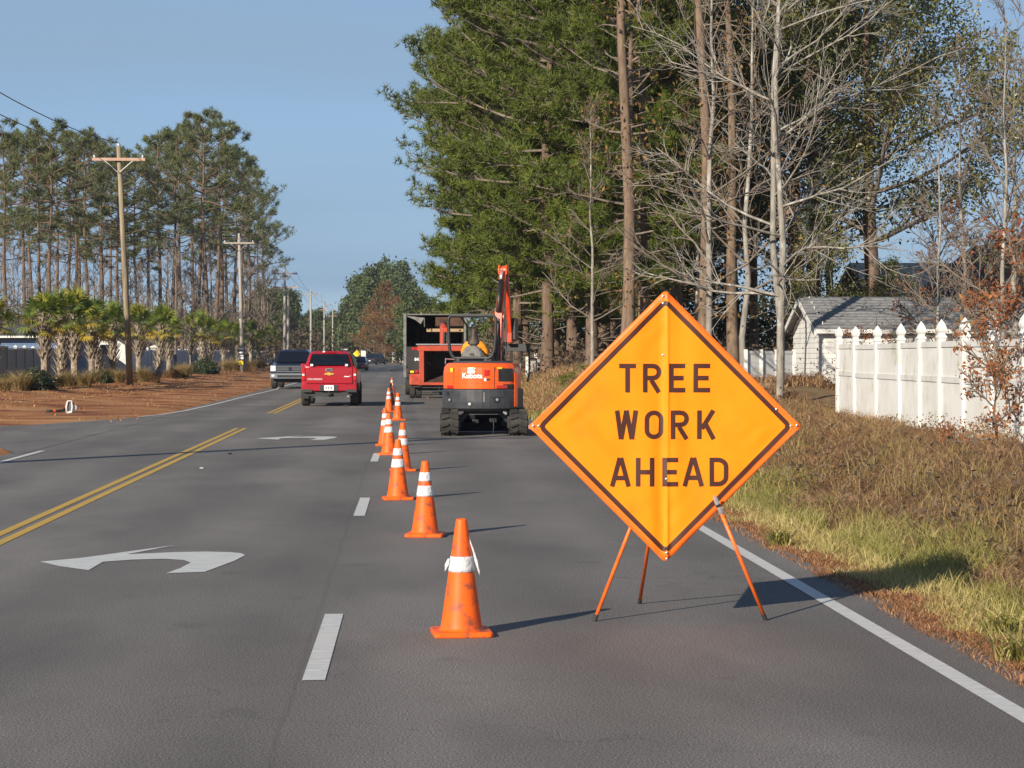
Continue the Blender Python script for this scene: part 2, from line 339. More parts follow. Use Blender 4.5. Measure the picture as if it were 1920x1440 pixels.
strip('edge_line', [tuple(G(*p)[:2]) for p in far_side[4:]] + [(-6.3 + 0, 115), (-6.35, 200), (-6.35, 330)] , .13, .010, M_paint, road)
for dx in (-.09, .09):
    strip('centre_line', line_pts(-3.72 + dx, -20, 52.8), .1, Z1, M_yel, road)
    strip('centre_line', line_pts(-3.80 + dx, 66, 102), .1, Z1, M_yel, road)
for y0 in (-0.5, 11.95, 24.1, 36.3):
    strip('lane_dash', [(-.47, y0), (-.455, y0 + 3.05)], .12, Z1, M_paint, road)
# diagonal taper line of the turning lane beyond the junction
strip('taper_line', [(-.5, 84), (-.38, 90)], .12, Z1, M_yel, road)
arrow = [(75, 1054), (150, 1047), (330, 1022.5), (238, 1040), (330, 1036), (385, 1035), (430, 1036), (452, 1038), (460, 1041.5), (440, 1052), (384, 1073), (312, 1075.5), (338, 1066), (358, 1055.5), (345, 1051), (310, 1048.5), (250, 1050), (193, 1054), (166, 1070), (110, 1062), (85, 1056)]
ap = [G(*p) for p in arrow]
for dy, dx in ((0, 0), (27.6, -.02)):
    b = MB().add([(p.x + dx, p.y + dy, Z1) for p in ap], [tuple(range(len(ap)))])
    obj('turn_arrow', b, M_paint, road)
# white picked-up lines at the far end of the side road mouth
# ======================= SIGN =======================
M_sign = mat('fluorescent orange sheet', (1.0, .262, .006), (1.0, .275, .007), sc=5, rough=.5, spec=.2, c3=(.80, .185, .008), s3=3.0, l3=.52, h3=.85)
M_signE = mat('orange sheet margin', (1.0, .17, .012), rough=.5)
M_brown = mat('dark brown legend', (.060, .014, .008), rough=.5)
M_leg = mat('orange painted tube', (.9, .17, .02), (.75, .12, .02), sc=12, rough=.4)
M_blk = mat('black rubber', (.02, .02, .02), (.035, .033, .03), sc=10, rough=.75)
M_steel = mat('bright steel', (.72, .73, .75), (.55, .55, .56), sc=20, rough=.35, metal=.7)
M_whiteplastic = mat('white plastic', (.8, .8, .78), rough=.4)
SY = 14.5; SX = X(1247.5, SY, 800); SZ = Hh(799.5, SY, 1247)
sign = thing('roadwork_sign', 'orange diamond sign reading TREE WORK AHEAD on three orange legs', 'road sign', (SX, SY, 0))
def relief(x, z):
    cr = math.exp(-((x - .012) / .012) ** 2) * .011 * (.75 + .25 * math.sin(z * 7))
    sh = -.007 * math.exp(-((x + .03) / .035) ** 2)
    side_ = .0042 * math.sin(x * 31 + z * 2.5) * math.exp(-(x / .22) ** 2) + .0022 * math.sin(x * 14 - z * 5 + 1) + .0022 * math.sin((abs(x) + abs(z)) * 40) * math.exp(-((abs(abs(x) - abs(z)) - .55) / .16) ** 2) + .0018 * math.sin(x * 23 + z * 19 + 2)
    bow = .012 * ((abs(x) / .87) ** 2) * .6
    return -(cr + sh + side_) + bow
LS = 1.737 / math.sqrt(2)
def dia(L, N, y, yoff=0, r=.03):
    vs = []; idx = {}; 
    for a in range(N + 1):
        for b in range(N + 1):
            u = (a / N - .5) * L; v = (b / N - .5) * L
            # round the corners
            h = L / 2 - r
            if abs(u) > h and abs(v) > h:
                du, dv = abs(u) - h, abs(v) - h; m_ = max(du, dv); k = m_ / math.hypot(du, dv) if m_ > 0 else 1
                u = math.copysign(h + du * k, u); v = math.copysign(h + dv * k, v)
            x = (u + v) / math.sqrt(2); z = (v - u) / math.sqrt(2); vs.append((x, y + yoff + relief(x, z), SZ + z))
    fs = [(a * (N + 1) + b, a * (N + 1) + b + 1, (a + 1) * (N + 1) + b + 1, (a + 1) * (N + 1) + b) for a in range(N) for b in range(N)]
    return MB().add(vs, fs)
def fine(L):  # grid dense across the crease: use a vertical-strip diamond instead
    xs = sorted(set([round(v, 4) for v in np.concatenate([np.linspace(-L, L, 49), np.linspace(-.1, .1, 41)])]))
    return xs
def diamond(hw, yoff, th=.0025, r=.02):
    xs = [x for x in fine(hw)]; NZ = 36; vs = []; 
    for x in xs:
        hh = hw - abs(x); 
        if abs(x) < r: hh = hw - r * .6 - abs(x) * .4 * abs(x) / r
        hh = max(hh, r * .35)
        for j in range(NZ + 1):
            z = -hh + 2 * hh * j / NZ; vs.append((x, relief(x, z) + yoff, SZ + z))
    n = NZ + 1
    return MB().add(vs, [(i * n + j, (i + 1) * n + j, (i + 1) * n + j + 1, i * n + j + 1) for i in range(len(xs) - 1) for j in range(NZ)])
o = obj('sign_panel', diamond(.868, 0), M_signE, sign, smooth=True); sm = o.modifiers.new('s', 'SOLIDIFY'); sm.thickness = .003; sm.offset = 1
obj('sign_face', diamond(.868 - .048, -.0035), M_sign, sign, smooth=True)
def stroke(path, w, M=None, closed=False):
    """flat ribbon along path in (x,z), finely cut, laid on the relief"""
    pts = [Vector(p).to_2d() if len(p) > 2 else Vector(p) for p in path]; n = len(pts); L_, R_ = [], []
    for q in range(n):
        a = pts[q - 1] if (q > 0 or closed) else None; b = pts[(q + 1) % n] if (q < n - 1 or closed) else None
        p = pts[q]
        t1 = (p - a).normalized() if a is not None else None; t2 = (b - p).normalized() if b is not None else None
        t = ((t1 or t2) + (t2 or t1)); t = t.normalized() if t.length > 1e-6 else t1
        nn = Vector((-t.y, t.x)); k = 1.0
        if t1 and t2: k = 1 / max(.35, nn.dot(Vector((-t1.y, t1.x))))
        L_.append(p + nn * w / 2 * k); R_.append(p - nn * w / 2 * k)
    return L_, R_
def lay(mb, L_, R_, yo, closed=False, step=.012, cross=4):
    n = len(L_); rng_ = range(n if closed else n - 1)
    for q in rng_:
        a, b, c, d = L_[q], R_[q], R_[(q + 1) % n], L_[(q + 1) % n]
        k = max(1, int(max((c - b).length, (d - a).length) / step)); vs = []
        for i in range(k + 1):
            s = i / k
            for j in range(cross + 1):
                p = (a.lerp(d, s)).lerp(b.lerp(c, s), j / cross)
                vs.append((p.x, relief(p.x, p.y) + yo, SZ + p.y))
        m_ = cross + 1
        mb.add(vs, [(i * m_ + j, i * m_ + j + 1, (i + 1) * m_ + j + 1, (i + 1) * m_ + j) for i in range(k) for j in range(cross)])
S_ = 1.737 / 503
# border
bh = .868 - .074; rr = .03
bp = []
for cx, cz, a0 in ((0, bh, 135), (bh, 0, 45), (0, -bh, -45), (-bh, 0, -135)):
    for k in range(5):
        a = R(a0 - 90 * k / 4); ccx = cx * (1 - rr * 1.414 / bh); ccz = cz * (1 - rr * 1.414 / bh)
        bp.append((ccx + rr * math.cos(a), ccz + rr * math.sin(a)))
b = MB(); L_, R_ = stroke(bp, .030, closed=True); lay(b, L_, R_, -.0055, closed=True)
obj('border_stripe', b, M_brown, sign)
def arc(cx, cy, rx, ry, a0, a1, n=10): return [(cx + rx * math.cos(R(a0 + (a1 - a0) * k / n)), cy + ry * math.sin(R(a0 + (a1 - a0) * k / n))) for k in range(n + 1)]
def glyph(ch, w, h, s):
    e = s / 2
    if ch == 'T': return [[(0, h - e), (w, h - e)], [(w / 2, 0), (w / 2, h - s)]], []
    if ch == 'E': return [[(e, 0), (e, h)], [(s, h - e), (w, h - e)], [(s, e), (w, e)], [(s, h / 2), (w * .9, h / 2)]], []
    if ch == 'H': return [[(e, 0), (e, h)], [(w - e, 0), (w - e, h)], [(s, h / 2), (w - s, h / 2)]], []
    if ch == 'A': return [[(e, 0), (w / 2 - .12 * s, h)], [(w - e, 0), (w / 2 + .12 * s, h)], [(w * .22 + e * .5, h * .3), (w * .78 - e * .5, h * .3)]], []
    if ch == 'K': return [[(e, 0), (e, h)], [(s, h * .36), (w - e * 1.1, h)], [(w * .42, h * .56), (w - e * 1.05, 0)]], []
    if ch == 'W': return [[(e, h), (w * .27, 0)], [(w * .27, 0), (w * .5, h)], [(w * .5, h), (w * .73, 0)], [(w * .73, 0), (w - e, h)]], []
    if ch == 'O':
        rx = w / 2 - e; ry = w * .48 - e
        return [], [arc(w / 2, h - w * .48, rx, ry, 0, 180) + arc(w / 2, w * .48, rx, ry, 180, 360)]
    if ch == 'D': return [[(e, 0), (e, h)], [(s, h - e)] + [(w * .45, h - e)] + arc(w * .45, h - w * .5, w * .55 - e, w * .5 - e, 90, 0, 6)[1:] + arc(w * .45, w * .5, w * .55 - e, w * .5 - e, 0, -90, 6) + [(s, e)]], []
    if ch == 'R':
        r = h * .29 - e
        return [[(e, 0), (e, h)], [(s, h - e), (w * .5, h - e)] + arc(w * .55, h - h * .29, w * .45 - e, r, 90, -90, 8)[1:-1] + [(w * .5, h * .42 + e), (s, h * .42 + e)], [(w * .45, h * .43), (w - e, 0)]], []
words_ = [('TREE', 737, [(1162, 31), (1206, 34), (1254, 30), (1299, 31)]), ('WORK', 823, [(1154, 43), (1209, 35), (1257, 34), (1306, 35)]), ('AHEAD', 910, [(1145, 39), (1193, 34), (1242, 29), (1279, 40), (1329, 35)])]
for w_, base, pl in words_:
    for ch, (px0, wd) in zip(w_, pl):
        s = 8.5 * S_; h = 53 * S_; paths, rings = glyph(ch, wd * S_, h, s); b = MB()
        ox = (px0 - 1247.5) * S_; oz = (799.5 - base) * S_
        k_ = 0
        for p in paths:
            L_, R_ = stroke([(x + ox, z + oz) for x, z in p], s); lay(b, L_, R_, -.0055 - .0004 * k_); k_ += 1
        for p in rings:
            L_, R_ = stroke([(x + ox, z + oz) for x, z in p[:-1]], s, closed=True); lay(b, L_, R_, -.0055, closed=True)
        obj('letter', b, M_brown, sign)
for px, py, br in ((1243, 573, 1), (1243, 560, 0), (1014, 798, 1), (1004, 798, 0), (1480, 799, 1), (1491, 798, 0), (1250, 1032, 1), (1250, 1043, 0), (1243, 668, 0), (1453, 768, 1), (1249, 896, 0)):
    x = (px - 1247.5) * S_; z = (799.5 - py) * S_
    b = MB().lathe([(0, -.004), (.007, -.003), (.009, 0), (.009, .002)], 10, Matrix.Translation((x, relief(x, z) - .008, SZ + z)) @ Matrix.Rotation(R(-90), 4, 'X'))
    obj('rivet', b, M_steel, sign, smooth=True)
# stand: cross ribs behind the sheet, mast, legs
obj('cross_rib', MB().box(-.82, .82, .035, .043, SZ - .012, SZ + .012), M_steel, sign)
obj('mast', MB().box(-.014, .014, .012, .032, SZ - .84, SZ + .80), M_steel, sign)
hub = Vector((0, .07, SZ - .10))
def local(p): return Vector((p.x - SX, p.y - SY, p.z))
feet = [G(1114, 1165), G(1199, 1132)]
for fpt in feet:
    a = local(fpt); d = (hub - a); 
    leg = obj('leg', MB().tube([a + d.normalized() * .03, hub], .0125, 10), M_leg, sign, smooth=True)
    obj('foot_cap', MB().tube([a, a + d.normalized() * .045], .0145, 10), M_blk, leg)
obj('stand_hub', MB().box(-.05, .05, .03, .09, SZ - .17, SZ - .03), M_steel, sign, bevel=.006)
a = local(G(1436, 1163)); t_ = ray(1339, 930); ty = SY - .09; top = Vector((t_.x / t_.y * ty - SX, ty - SY, CAMH + t_.z / t_.y * ty))
d = top - a
leg = obj('leg', MB().tube([a + d.normalized() * .03, a + d * .86], .0125, 10), M_leg, sign, smooth=True)
obj('leg_sleeve', MB().tube([a + d * .86, a + d * .985], .0150, 10).tube([a + d * .93, a + d], .010, 10), M_steel, leg)
obj('foot_cap', MB().tube([a, a + d.normalized() * .045], .0145, 10), M_blk, leg)
obj('sleeve_band', MB().tube([a + d * .915, a + d * .935], .0165, 10), M_blk, leg)
# ======================= CONES =======================
M_cone = mat('orange vinyl', (.92, .135, .012), (.84, .115, .010), sc=9, rough=.5, spec=.3, bump=.12, bs=14, c3=(.34, .085, .04), s3=11, l3=.54, h3=.66)
M_band = mat('silver reflective collar', (.72, .71, .72), (.58, .57, .58), sc=30, rough=.35, bump=.5, bs=45, c3=(.4, .35, .32), s3=9, l3=.58, h3=.75)
def cone_r(z): return .128 + (.032 - .128) * ((z - .035) / (.705 - .035))
def make_cone(label, bands=2, torn=False):
    t = thing('traffic_cone', label, 'traffic cone', group='traffic cones closing the lane')
    b = MB()
    w = .178
    def sq(w, z, r=.03):
        return [(sx * (w - r) + r * math.cos(R(a)), sy * (w - r) + r * math.sin(R(a)), z) for sx, sy, a0 in ((1, 1, 0), (-1, 1, 90), (-1, -1, 180), (1, -1, 270)) for a in (a0, a0 + 30, a0 + 60, a0 + 90)]
    b.loft([sq(w - .006, 0), sq(w, .006), sq(w, .026), sq(w - .008, .034)])
    obj('cone_base', b, M_cone, t, smooth=False)
    prof = [(.150, .030), (.135, .038), (.128, .048)] + [(cone_r(z), z) for z in np.linspace(.07, .69, 16)] + [(.031, .700), (.026, .705), (.020, .700), (.020, .66)]
    obj('cone_body', MB().lathe(prof, 32), M_cone, t, smooth=True)
    bs_ = [(.385, .478)] if torn else [(.375, .475), (.515, .60)]
    for z0, z1 in bs_:
        b = MB(); rows = []
        for q, z in enumerate(np.linspace(z0, z1, 6)):
            rows.append((cone_r(z) + .0035 + (.0015 if q in (1, 3) else 0), z))
        obj('reflective_collar', MB().lathe([(rows[0][0] - .004, z0)] + rows + [(rows[-1][0] - .004, z1)], 32), M_band, t, smooth=True)
    if torn:
        b = MB(); prof_ = []
        for z, i0, i1 in ((.595, -.004, .003), (.56, -.002, .010), (.52, .002, .020), (.48, .006, .030), (.44, .012, .036), (.40, .020, .036), (.37, .026, .034)):
            r_ = cone_r(z); prof_.append([(r_ + i0, -.012 + .01 * math.sin(z * 40), z), (r_ + (i0 + i1) / 2, -.026 + .012 * math.sin(z * 55), z - .006), (r_ + i1, -.010 + .014 * math.sin(z * 47), z - .012)])
        b.loft(prof_, cap=False, closed=False)
        o = obj('torn_flap', b, M_band, t, smooth=True, label='peeled white collar flap hanging loose'); o.modifiers.new('s', 'SOLIDIFY').thickness = .002
        b = MB(); b.loft([[(-cone_r(.44) - .004 - .02 * s, -.03 + .01 * s, .465 - .02 * s + .01 * math.sin(3 * s)), (-cone_r(.42) - .004 - .018 * s, -.02, .43 - .03 * s)] for s in (0, .5, 1, 1.4)], cap=False, closed=False)
        o = obj('collar_tear', b, M_band, t); o.modifiers.new('s', 'SOLIDIFY').thickness = .002
    return t
c0 = make_cone('nearest traffic cone, with a single white band and a torn flap hanging', torn=True)
c0.location = (X(865, 13.87), 13.87, 0); c0.rotation_euler = (0, 0, R(4))
cone_spots = [(797, 21.4, 'second nearest traffic cone, alone between the flap cone and the nearer pair', 0),
    (746, 26.85, 'third nearest traffic cone, clear two banded one in front of another cone', 5),
    (755, 33.4, 'traffic cone half hidden behind the third nearest cone, on its right', 10),
    (729, 38.8, 'traffic cone beside the small white dash, nearer one of the left-hand pair', -8),
    (722, 42.6, 'traffic cone furthest left, half hidden behind the one by the small dash', 3),
    (746, 59.0, 'traffic cone standing clear on the right of the distant cluster', 12),
    (729, 67.5, 'dark looking narrow traffic cone on the left of the distant cluster', 20),
    (733, 79.0, 'traffic cone overlapping in the middle of the distant cluster', 0),
    (735, 97.0, 'farthest traffic cone, its tip highest in the distant cluster', 40)]
cp = make_cone(cone_spots[0][2])
for i, (px, y, lb, rz) in enumerate(cone_spots):
    if i == 0: cp.location = (X(px, y), y, 0); cp.rotation_euler = (0, 0, R(-6))
    else: dup(cp, (X(px, y), y, 0), R(rz), lb)
# ======================= MACHINES AND VEHICLES =======================
M_kor = mat('orange machine paint', (.86, .115, .012), (.8, .10, .010), sc=3, rough=.3, coat=.35)
M_kred = mat('red orange boom paint', (.62, .055, .012), (.5, .045, .012), sc=4, rough=.4, coat=.2)
M_cw = mat('dark grey casting', (.035, .038, .045), (.05, .052, .06), sc=5, rough=.5)
M_dk = mat('black painted steel', (.015, .016, .018), (.03, .03, .03), sc=8, rough=.45)
M_tyre = mat('tyre rubber', (.022, .021, .020), (.045, .040, .035), sc=6, rough=.85, bump=.3, bs=30)
M_glass = mat('dark window glass', (.008, .011, .018), rough=.08, spec=.35)
M_yst = mat('yellow sticker', (.85, .62, .02), rough=.5)
M_wst = mat('white lettering', (.85, .85, .85), rough=.5)
M_redlens = mat('red lamp lens', (.5, .012, .010), rough=.2, coat=.5)
M_lens = mat('clear lamp lens', (.75, .77, .8), rough=.1, coat=.6)
M_chrome = mat('chrome', (.22, .235, .27), rough=.35, metal=.3)
M_shirt = mat('orange work shirt', (.95, .33, .015), (.85, .26, .012), sc=8, rough=.85)
M_skin = mat('skin', (.42, .22, .14), rough=.5)
M_hair = mat('dark brown hair', (.03, .017, .011), (.05, .03, .018), sc=15, rough=.6)
M_jean = mat('dark trousers', (.03, .035, .05), rough=.9)
M_chip = mat('chipper red paint', (.50, .065, .025), (.38, .06, .03), sc=3, rough=.5, c3=(.2, .06, .04), s3=6, l3=.58, h3=.75)
M_rust = mat('worn brown steel', (.05, .026, .017), (.10, .05, .03), sc=3, rough=.8)
M_boxblk = mat('black box steel', (.018, .018, .02), (.035, .03, .028), sc=2.5, rough=.6)
M_ply = mat('weathered plank', (.42, .30, .17), (.3, .2, .11), sc=5, rough=.8, stretch=(.3, 3, 3))
M_grey = mat('grey frame paint', (.20, .20, .20), (.13, .12, .11), sc=5, rough=.6)
M_redcar = mat('crimson car paint', (.36, .008, .018), rough=.25, coat=.8)
M_blucar = mat('dark blue car paint', (.008, .014, .040), rough=.3, coat=.4)
M_blkcar = mat('near black car paint', (.012, .014, .018), rough=.2, coat=.9)
M_trim = mat('dark plastic trim', (.03, .03, .032), rough=.6)
M_gold = mat('gold badge', (.75, .47, .10), rough=.35, metal=.4)
M_amber = mat('amber lens', (.8, .3, .02), rough=.3)
def text(body, size, depth, m, parent, loc, rot, name='lettering', bold=0, align='CENTER', sx=1):
    cu = bpy.data.curves.new(name, 'FONT'); cu.body = body; cu.size = size; cu.extrude = depth; cu.align_x = align; cu.align_y = 'CENTER'; cu.offset = bold; cu.resolution_u = 3
    tmp = bpy.data.objects.new('tmp', cu); C.objects.link(tmp); dg = bpy.context.evaluated_depsgraph_get()
    me = bpy.data.meshes.new_from_object(tmp.evaluated_get(dg)); bpy.data.objects.remove(tmp)
    me.materials.clear(); o = obj(name, me, m, parent, loc=loc, rot=rot); o.scale = (sx, 1, 1); return o
def wheel(parent, x, y, r=.38, w=.26, rim=M_steel, name='wheel'):
    s = 1 if x > 0 else -1
    Mx = Matrix.Translation((x, y, r)) @ Matrix.Rotation(R(90), 4, 'Y')
    prof = [(r * .6, -w / 2), (r * .9, -w / 2), (r * .985, -w * .38), (r, -w * .2), (r, w * .2), (r * .985, w * .38), (r * .9, w / 2), (r * .6, w / 2)]
    o = obj(name, MB().lathe(prof, 24, Mx), M_tyre, parent, smooth=False)
    b = MB().lathe([(.01, w * .18 * s), (r * .2, w * .22 * s), (r * .5, w * .3 * s), (r * .62, w * .46 * s), (r * .62, -w * .46 * s)], 20, Mx)
    obj('rim', b, rim, o, smooth=True); return o
def plan(r, yf, z, cut=.80, n=18):
    """machine plan outline: round tail, squarish front"""
    pts = []
    for k in range(n + 1):
        a = R(180 + 180 * k / n); x = r * math.cos(a); y = r * math.sin(a); x = max(-cut, min(cut, x)); pts.append((x, y, z))
    pts += [(cut, yf * .6, z), (cut - .06, yf, z), (-cut + .06, yf, z), (-cut, yf * .6, z)]
    return pts
EX_Y = 48.7
ex = thing('mini_excavator', 'orange and grey mini excavator on rubber tracks with raised boom and black roll bar', 'excavator', (X(910, 47.5), EX_Y, 0), R(-1))
# undercarriage
for s in (-1, 1):
    L2, rr_, wt = 1.0, .255, .36; xc = s * .715
    path = [(-L2 + rr_ * math.cos(R(a)), rr_ + rr_ * math.sin(R(a))) for a in range(90, 271, 20)] + [(L2 + rr_ * math.cos(R(a)), rr_ + rr_ * math.sin(R(a))) for a in range(-90, 91, 20)]
    tr = obj('track', MB().prism([(y, z) for y, z in path], xc - wt / 2, xc + wt / 2, 'x'), M_tyre, ex)
    per = []; 
    for q in range(len(path)): 
        a, b_ = Vector(path[q]), Vector(path[(q + 1) % len(path)]); per.append((a, b_, (b_ - a).length))
    tot = sum(p[2] for p in per); NL = 40
    lm = None
    for k in range(NL):
        d = tot * k / NL
        for a, b_, l in per:
            if d <= l: break
            d -= l
        p = a.lerp(b_, d / l); t = (b_ - a).normalized(); cpt = Vector((max(-L2, min(L2, p.x)), rr_)); nrm_ = (p - cpt).normalized()
        if abs(p.x) < L2 - .02: nrm_ = Vector((0, 1 if p.y > rr_ else -1))
        ang = math.atan2(nrm_.y, nrm_.x)
        if lm is None:
            lb = MB().prism([(-.17, -.045), (-.02, .0), (-.02, .035), (-.17, -.01)], 0, .042, 'z').prism([(.17, -.045), (.02, .0), (.02, .035), (.17, -.01)], 0, .042, 'z')
            lm = lb.mesh('track_lug'); lm.materials.append(M_tyre)
        # local z -> outward normal, local y -> tangent
        zax = Vector((0, nrm_.x, nrm_.y)); xax = Vector((1, 0, 0)); yax = zax.cross(xax)
        Mm = Matrix((xax, yax, zax)).transposed().to_4x4(); Mm.translation = Vector((xc, p.x, p.y)) + zax * -.004
        lo = bpy.data.objects.new('track_lug', lm); C.objects.link(lo); lo.parent = tr; lo.matrix_local = Mm
    obj('track_frame', MB().box(s * .53 - .04, s * .53 + .04, -.85, .85, .14, .40), M_dk, ex, bevel=.02)
    for yy in (-1.0, 1.0): obj('sprocket', MB().cyl((xc - .05, yy, rr_), (xc + .2 * s, yy, rr_), .17, n=16), M_dk, ex)
b = MB().prism([(-.53, .22), (-.30, .44), (.30, .44), (.53, .22), (.53, .36), (.36, .50), (-.36, .50), (-.53, .36)], -.45, .45, 'y')
obj('car_body', b, M_dk, ex)
obj('drain_guard', MB().box(-.24, -.10, -.5, -.3, .24, .33).box(.12, .28, -.5, -.3, .26, .36), M_dk, ex, bevel=.02)
obj('grease_hose', MB().tube([(.20, -.5, .36), (.21, -.53, .2), (.2, -.52, .03)], .012, 6), M_dk, ex)
obj('dozer_blade', MB().prism([(1.30, .02), (1.36, .02), (1.42, .2), (1.36, .38), (1.30, .38), (1.34, .2)], -.90, .90, 'x'), M_dk, ex)  # orange blade coloured dark to put the shade beneath the machine into it
for s in (-1, 1): obj('blade_arm', MB().box(s * .46 - .04, s * .46 + .04, .5, 1.32, .15, .25), M_dk, ex)
obj('turntable', MB().cyl((0, 0, .44), (0, 0, .56), .42, n=24), M_dk, ex)
# upper body, swung to the right: everything below is laid out in the swung frame
SW = Matrix.Rotation(R(-13), 4, 'Z')
def U(mb): 
    mb.v = [tuple(SW @ Vector(p)) for p in mb.v]; return mb
b = MB().loft([plan(.80, .5, .50, .72), plan(.90, .55, .56, .80), plan(.915, .55, .70, .80), plan(.915, .55, .93, .80), plan(.90, .55, .965, .79)])
cw = obj('counterweight', U(b), M_cw, ex, bevel=.012)
b = MB().loft([plan(.885, .42, .972, .765), plan(.885, .42, 1.30, .765), plan(.865, .40, 1.42, .755), plan(.82, .36, 1.49, .72), plan(.76, .3, 1.515, .66)])
hood = obj('engine_hood', U(b), M_kor, ex, bevel=.012)
def onarc(r, deg, z): a = R(270 + deg); return Vector((r * math.cos(a), r * math.sin(a), z))
def arc_patch(r, d0, d1, z0, z1, th, n=8):
    secs = []
    for k in range(n + 1):
        d = d0 + (d1 - d0) * k / n; secs.append([onarc(r, d, z0), onarc(r + th, d, z0), onarc(r + th, d, z1), onarc(r, d, z1)])
    return MB().loft(secs)
obj('hood_seam', U(arc_patch(.884, 27, 27.8, .98, 1.44, .004, 1)), M_dk, ex)
obj('hood_seam', U(arc_patch(.884, -46, 40, 1.085, 1.092, .003)), M_kred, ex)
obj('hood_seam', U(arc_patch(.884, -33, -32.2, 1.09, 1.40, .004, 1)), M_kred, ex)
obj('side_grille', U(arc_patch(.882, 33, 56, 1.13, 1.40, .008)), M_dk, ex, label='dark grille panel on the right of the hood')
obj('tail_lamp', U(arc_patch(.885, -46, -33, .985, 1.045, .012)), M_redlens, ex)
obj('tail_lamp', U(arc_patch(.885, 30, 46, .985, 1.05, .012)), M_redlens, ex)
obj('recess_panel', U(arc_patch(.883, 40, 58, .98, 1.07, .006)), M_dk, ex)
obj('warning_sticker', U(arc_patch(.888, -39, -34, 1.33, 1.41, .003, 3)), M_yst, ex)
obj('warning_sticker', U(arc_patch(.886, 31, 38, 1.39, 1.43, .006, 3)), M_yst, ex)
obj('hood_latch', U(arc_patch(.885, 13.5, 20, 1.25, 1.37, .012, 3)), M_redlens, ex)
obj('info_sticker', U(arc_patch(.886, 13, 16, 1.14, 1.20, .003, 2)), M_wst, ex)
obj('info_sticker', U(arc_patch(.886, 16.2, 21, 1.15, 1.19, .003, 2)), M_trim, ex)
for d, z in ((-38, .74), (-6, .66), (30, .75)):
    p = onarc(.912, d, z); q = onarc(.935, d, z); b = MB().cyl(p, q, .028, n=12); o = obj('round_bolt', U(b), M_steel, ex)
    b = MB().cyl(onarc(.90, d, z), onarc(.918, d, z), .06 if d != 30 else .075, n=16); obj('bolt_recess', U(b), M_dk, ex)
obj('exhaust_outlet', U(MB().cyl(onarc(.9, -42, .86), onarc(.925, -42, .86), .05, n=16)), M_dk, ex)
obj('counterweight_groove', U(arc_patch(.913, 12, 14, .70, .90, .006, 1)), M_grey, ex)
obj('counterweight_groove', U(arc_patch(.913, 22, 40, .79, .81, .006, 3)), M_dk, ex)
# brand lettering bent round the tail
def bend_text(body, size, d0, z, m, bold=.0, r=.887):
    o = text(body, size, .0035, m, ex, (0, 0, 0), (0, 0, 0), bold=bold); me = o.data
    for v in me.vertices:
        a = R(270 + d0) + v.co.x / r; rr2 = r + v.co.z + .0036; p = SW @ Vector((rr2 * math.cos(a), rr2 * math.sin(a), z + v.co.y)); v.co = p
    return o
bend_text('Kubota', .150, -3.5, 1.245, M_wst, .004)
b = MB(); 
for q in (0, 1):
    mdp = [(-.05, 0), (0, .026), (.05, 0), (0, -.026)]; 
b.prism(mdp, -.004, 0, 'y'); pos = onarc(.889, -1.5, 1.395); b.v = [(p[0] + pos.x, p[1] + pos.y, p[2] + pos.z) for p in b.v]; obj('emblem', U(b), M_wst, ex)
b = MB().prism([(-.028, 0), (0, .017), (.028, 0), (0, -.017)], -.007, -.004, 'y'); b.v = [(p[0] + pos.x, p[1] + pos.y, p[2] + pos.z) for p in b.v]; obj('emblem_core', U(b), M_grey, ex)
# deck, console, seat
obj('deck', U(MB().box(-.70, .55, -.25, .95, 1.02, 1.10)), M_dk, ex, bevel=.02)
obj('console_cover', U(MB().loft([plan(.70, .25, 1.515, .60), plan(.66, .2, 1.56, .56)])), M_cw, ex, bevel=.01)
sx_, sy_ = -.20, -.12
obj('seat', U(MB().box(sx_ - .24, sx_ + .24, sy_ - .05, sy_ + .42, 1.38, 1.50)), M_trim, ex, bevel=.04)
b = MB().loft([[(sx_ + x * w_, sy_ - .10 + yy + oo, z) for x, yy in ((-1, .06), (-.8, 0), (.8, 0), (1, .06), (.8, .09), (-.8, .09))] for z, w_, oo in ((1.50, .22, 0), (1.62, .25, -.01), (1.74, .23, -.03), (1.84, .15, -.04), (1.88, .10, -.04))])
seat = obj('seat_back', U(b), M_grey, ex, bevel=.012)
obj('seat_label', U(MB().box(sx_ - .045, sx_ + .045, sy_ - .143, sy_ - .135, 1.68, 1.72)), M_dk, ex)
for s in (-1, 1): obj('arm_console', U(MB().box(sx_ + s * .33 - .06, sx_ + s * .33 + .06, sy_ + .05, sy_ + .45, 1.45, 1.62)), M_trim, ex, bevel=.02)
# roll bar hoop
hx, hy = -.17, -.34
pth = [(-.36, 1.615), (-.43, 1.66), (-.48, 1.78), (-.50, 1.95), (-.515, 2.40), (-.50, 2.47), (-.46, 2.505), (.46, 2.505), (.50, 2.47), (.515, 2.40), (.50, 1.95), (.48, 1.78), (.43, 1.66), (.36, 1.615), (-.36, 1.615)]
rb = obj('roll_bar', U(MB().tube([(hx + x, hy, z) for x, z in pth], .034, 10, cap=False)), M_dk, ex, smooth=True)
obj('roll_bar_top_plate', U(MB().box(hx - .49, hx + .49, hy - .04, hy + .04, 2.50, 2.55)), M_dk, ex, bevel=.01)
for s in (-1, 1): obj('roll_bar_post', U(MB().box(hx + s * .30 - .03, hx + s * .30 + .03, hy - .03, hy + .03, 1.5, 1.64)), M_dk, ex)
obj('front_guard_bar', U(MB().tube([(hx - .28, hy + .75, 1.1), (hx - .28, hy + .78, 2.30), (hx - .25, hy + .1, 2.47)], .022, 8)), M_dk, ex, smooth=True)
obj('front_guard_bar', U(MB().tube([(hx + .44, hy + .75, 1.1), (hx + .44, hy + .72, 2.35), (hx + .46, hy + .1, 2.47)], .022, 8)), M_dk, ex, smooth=True)
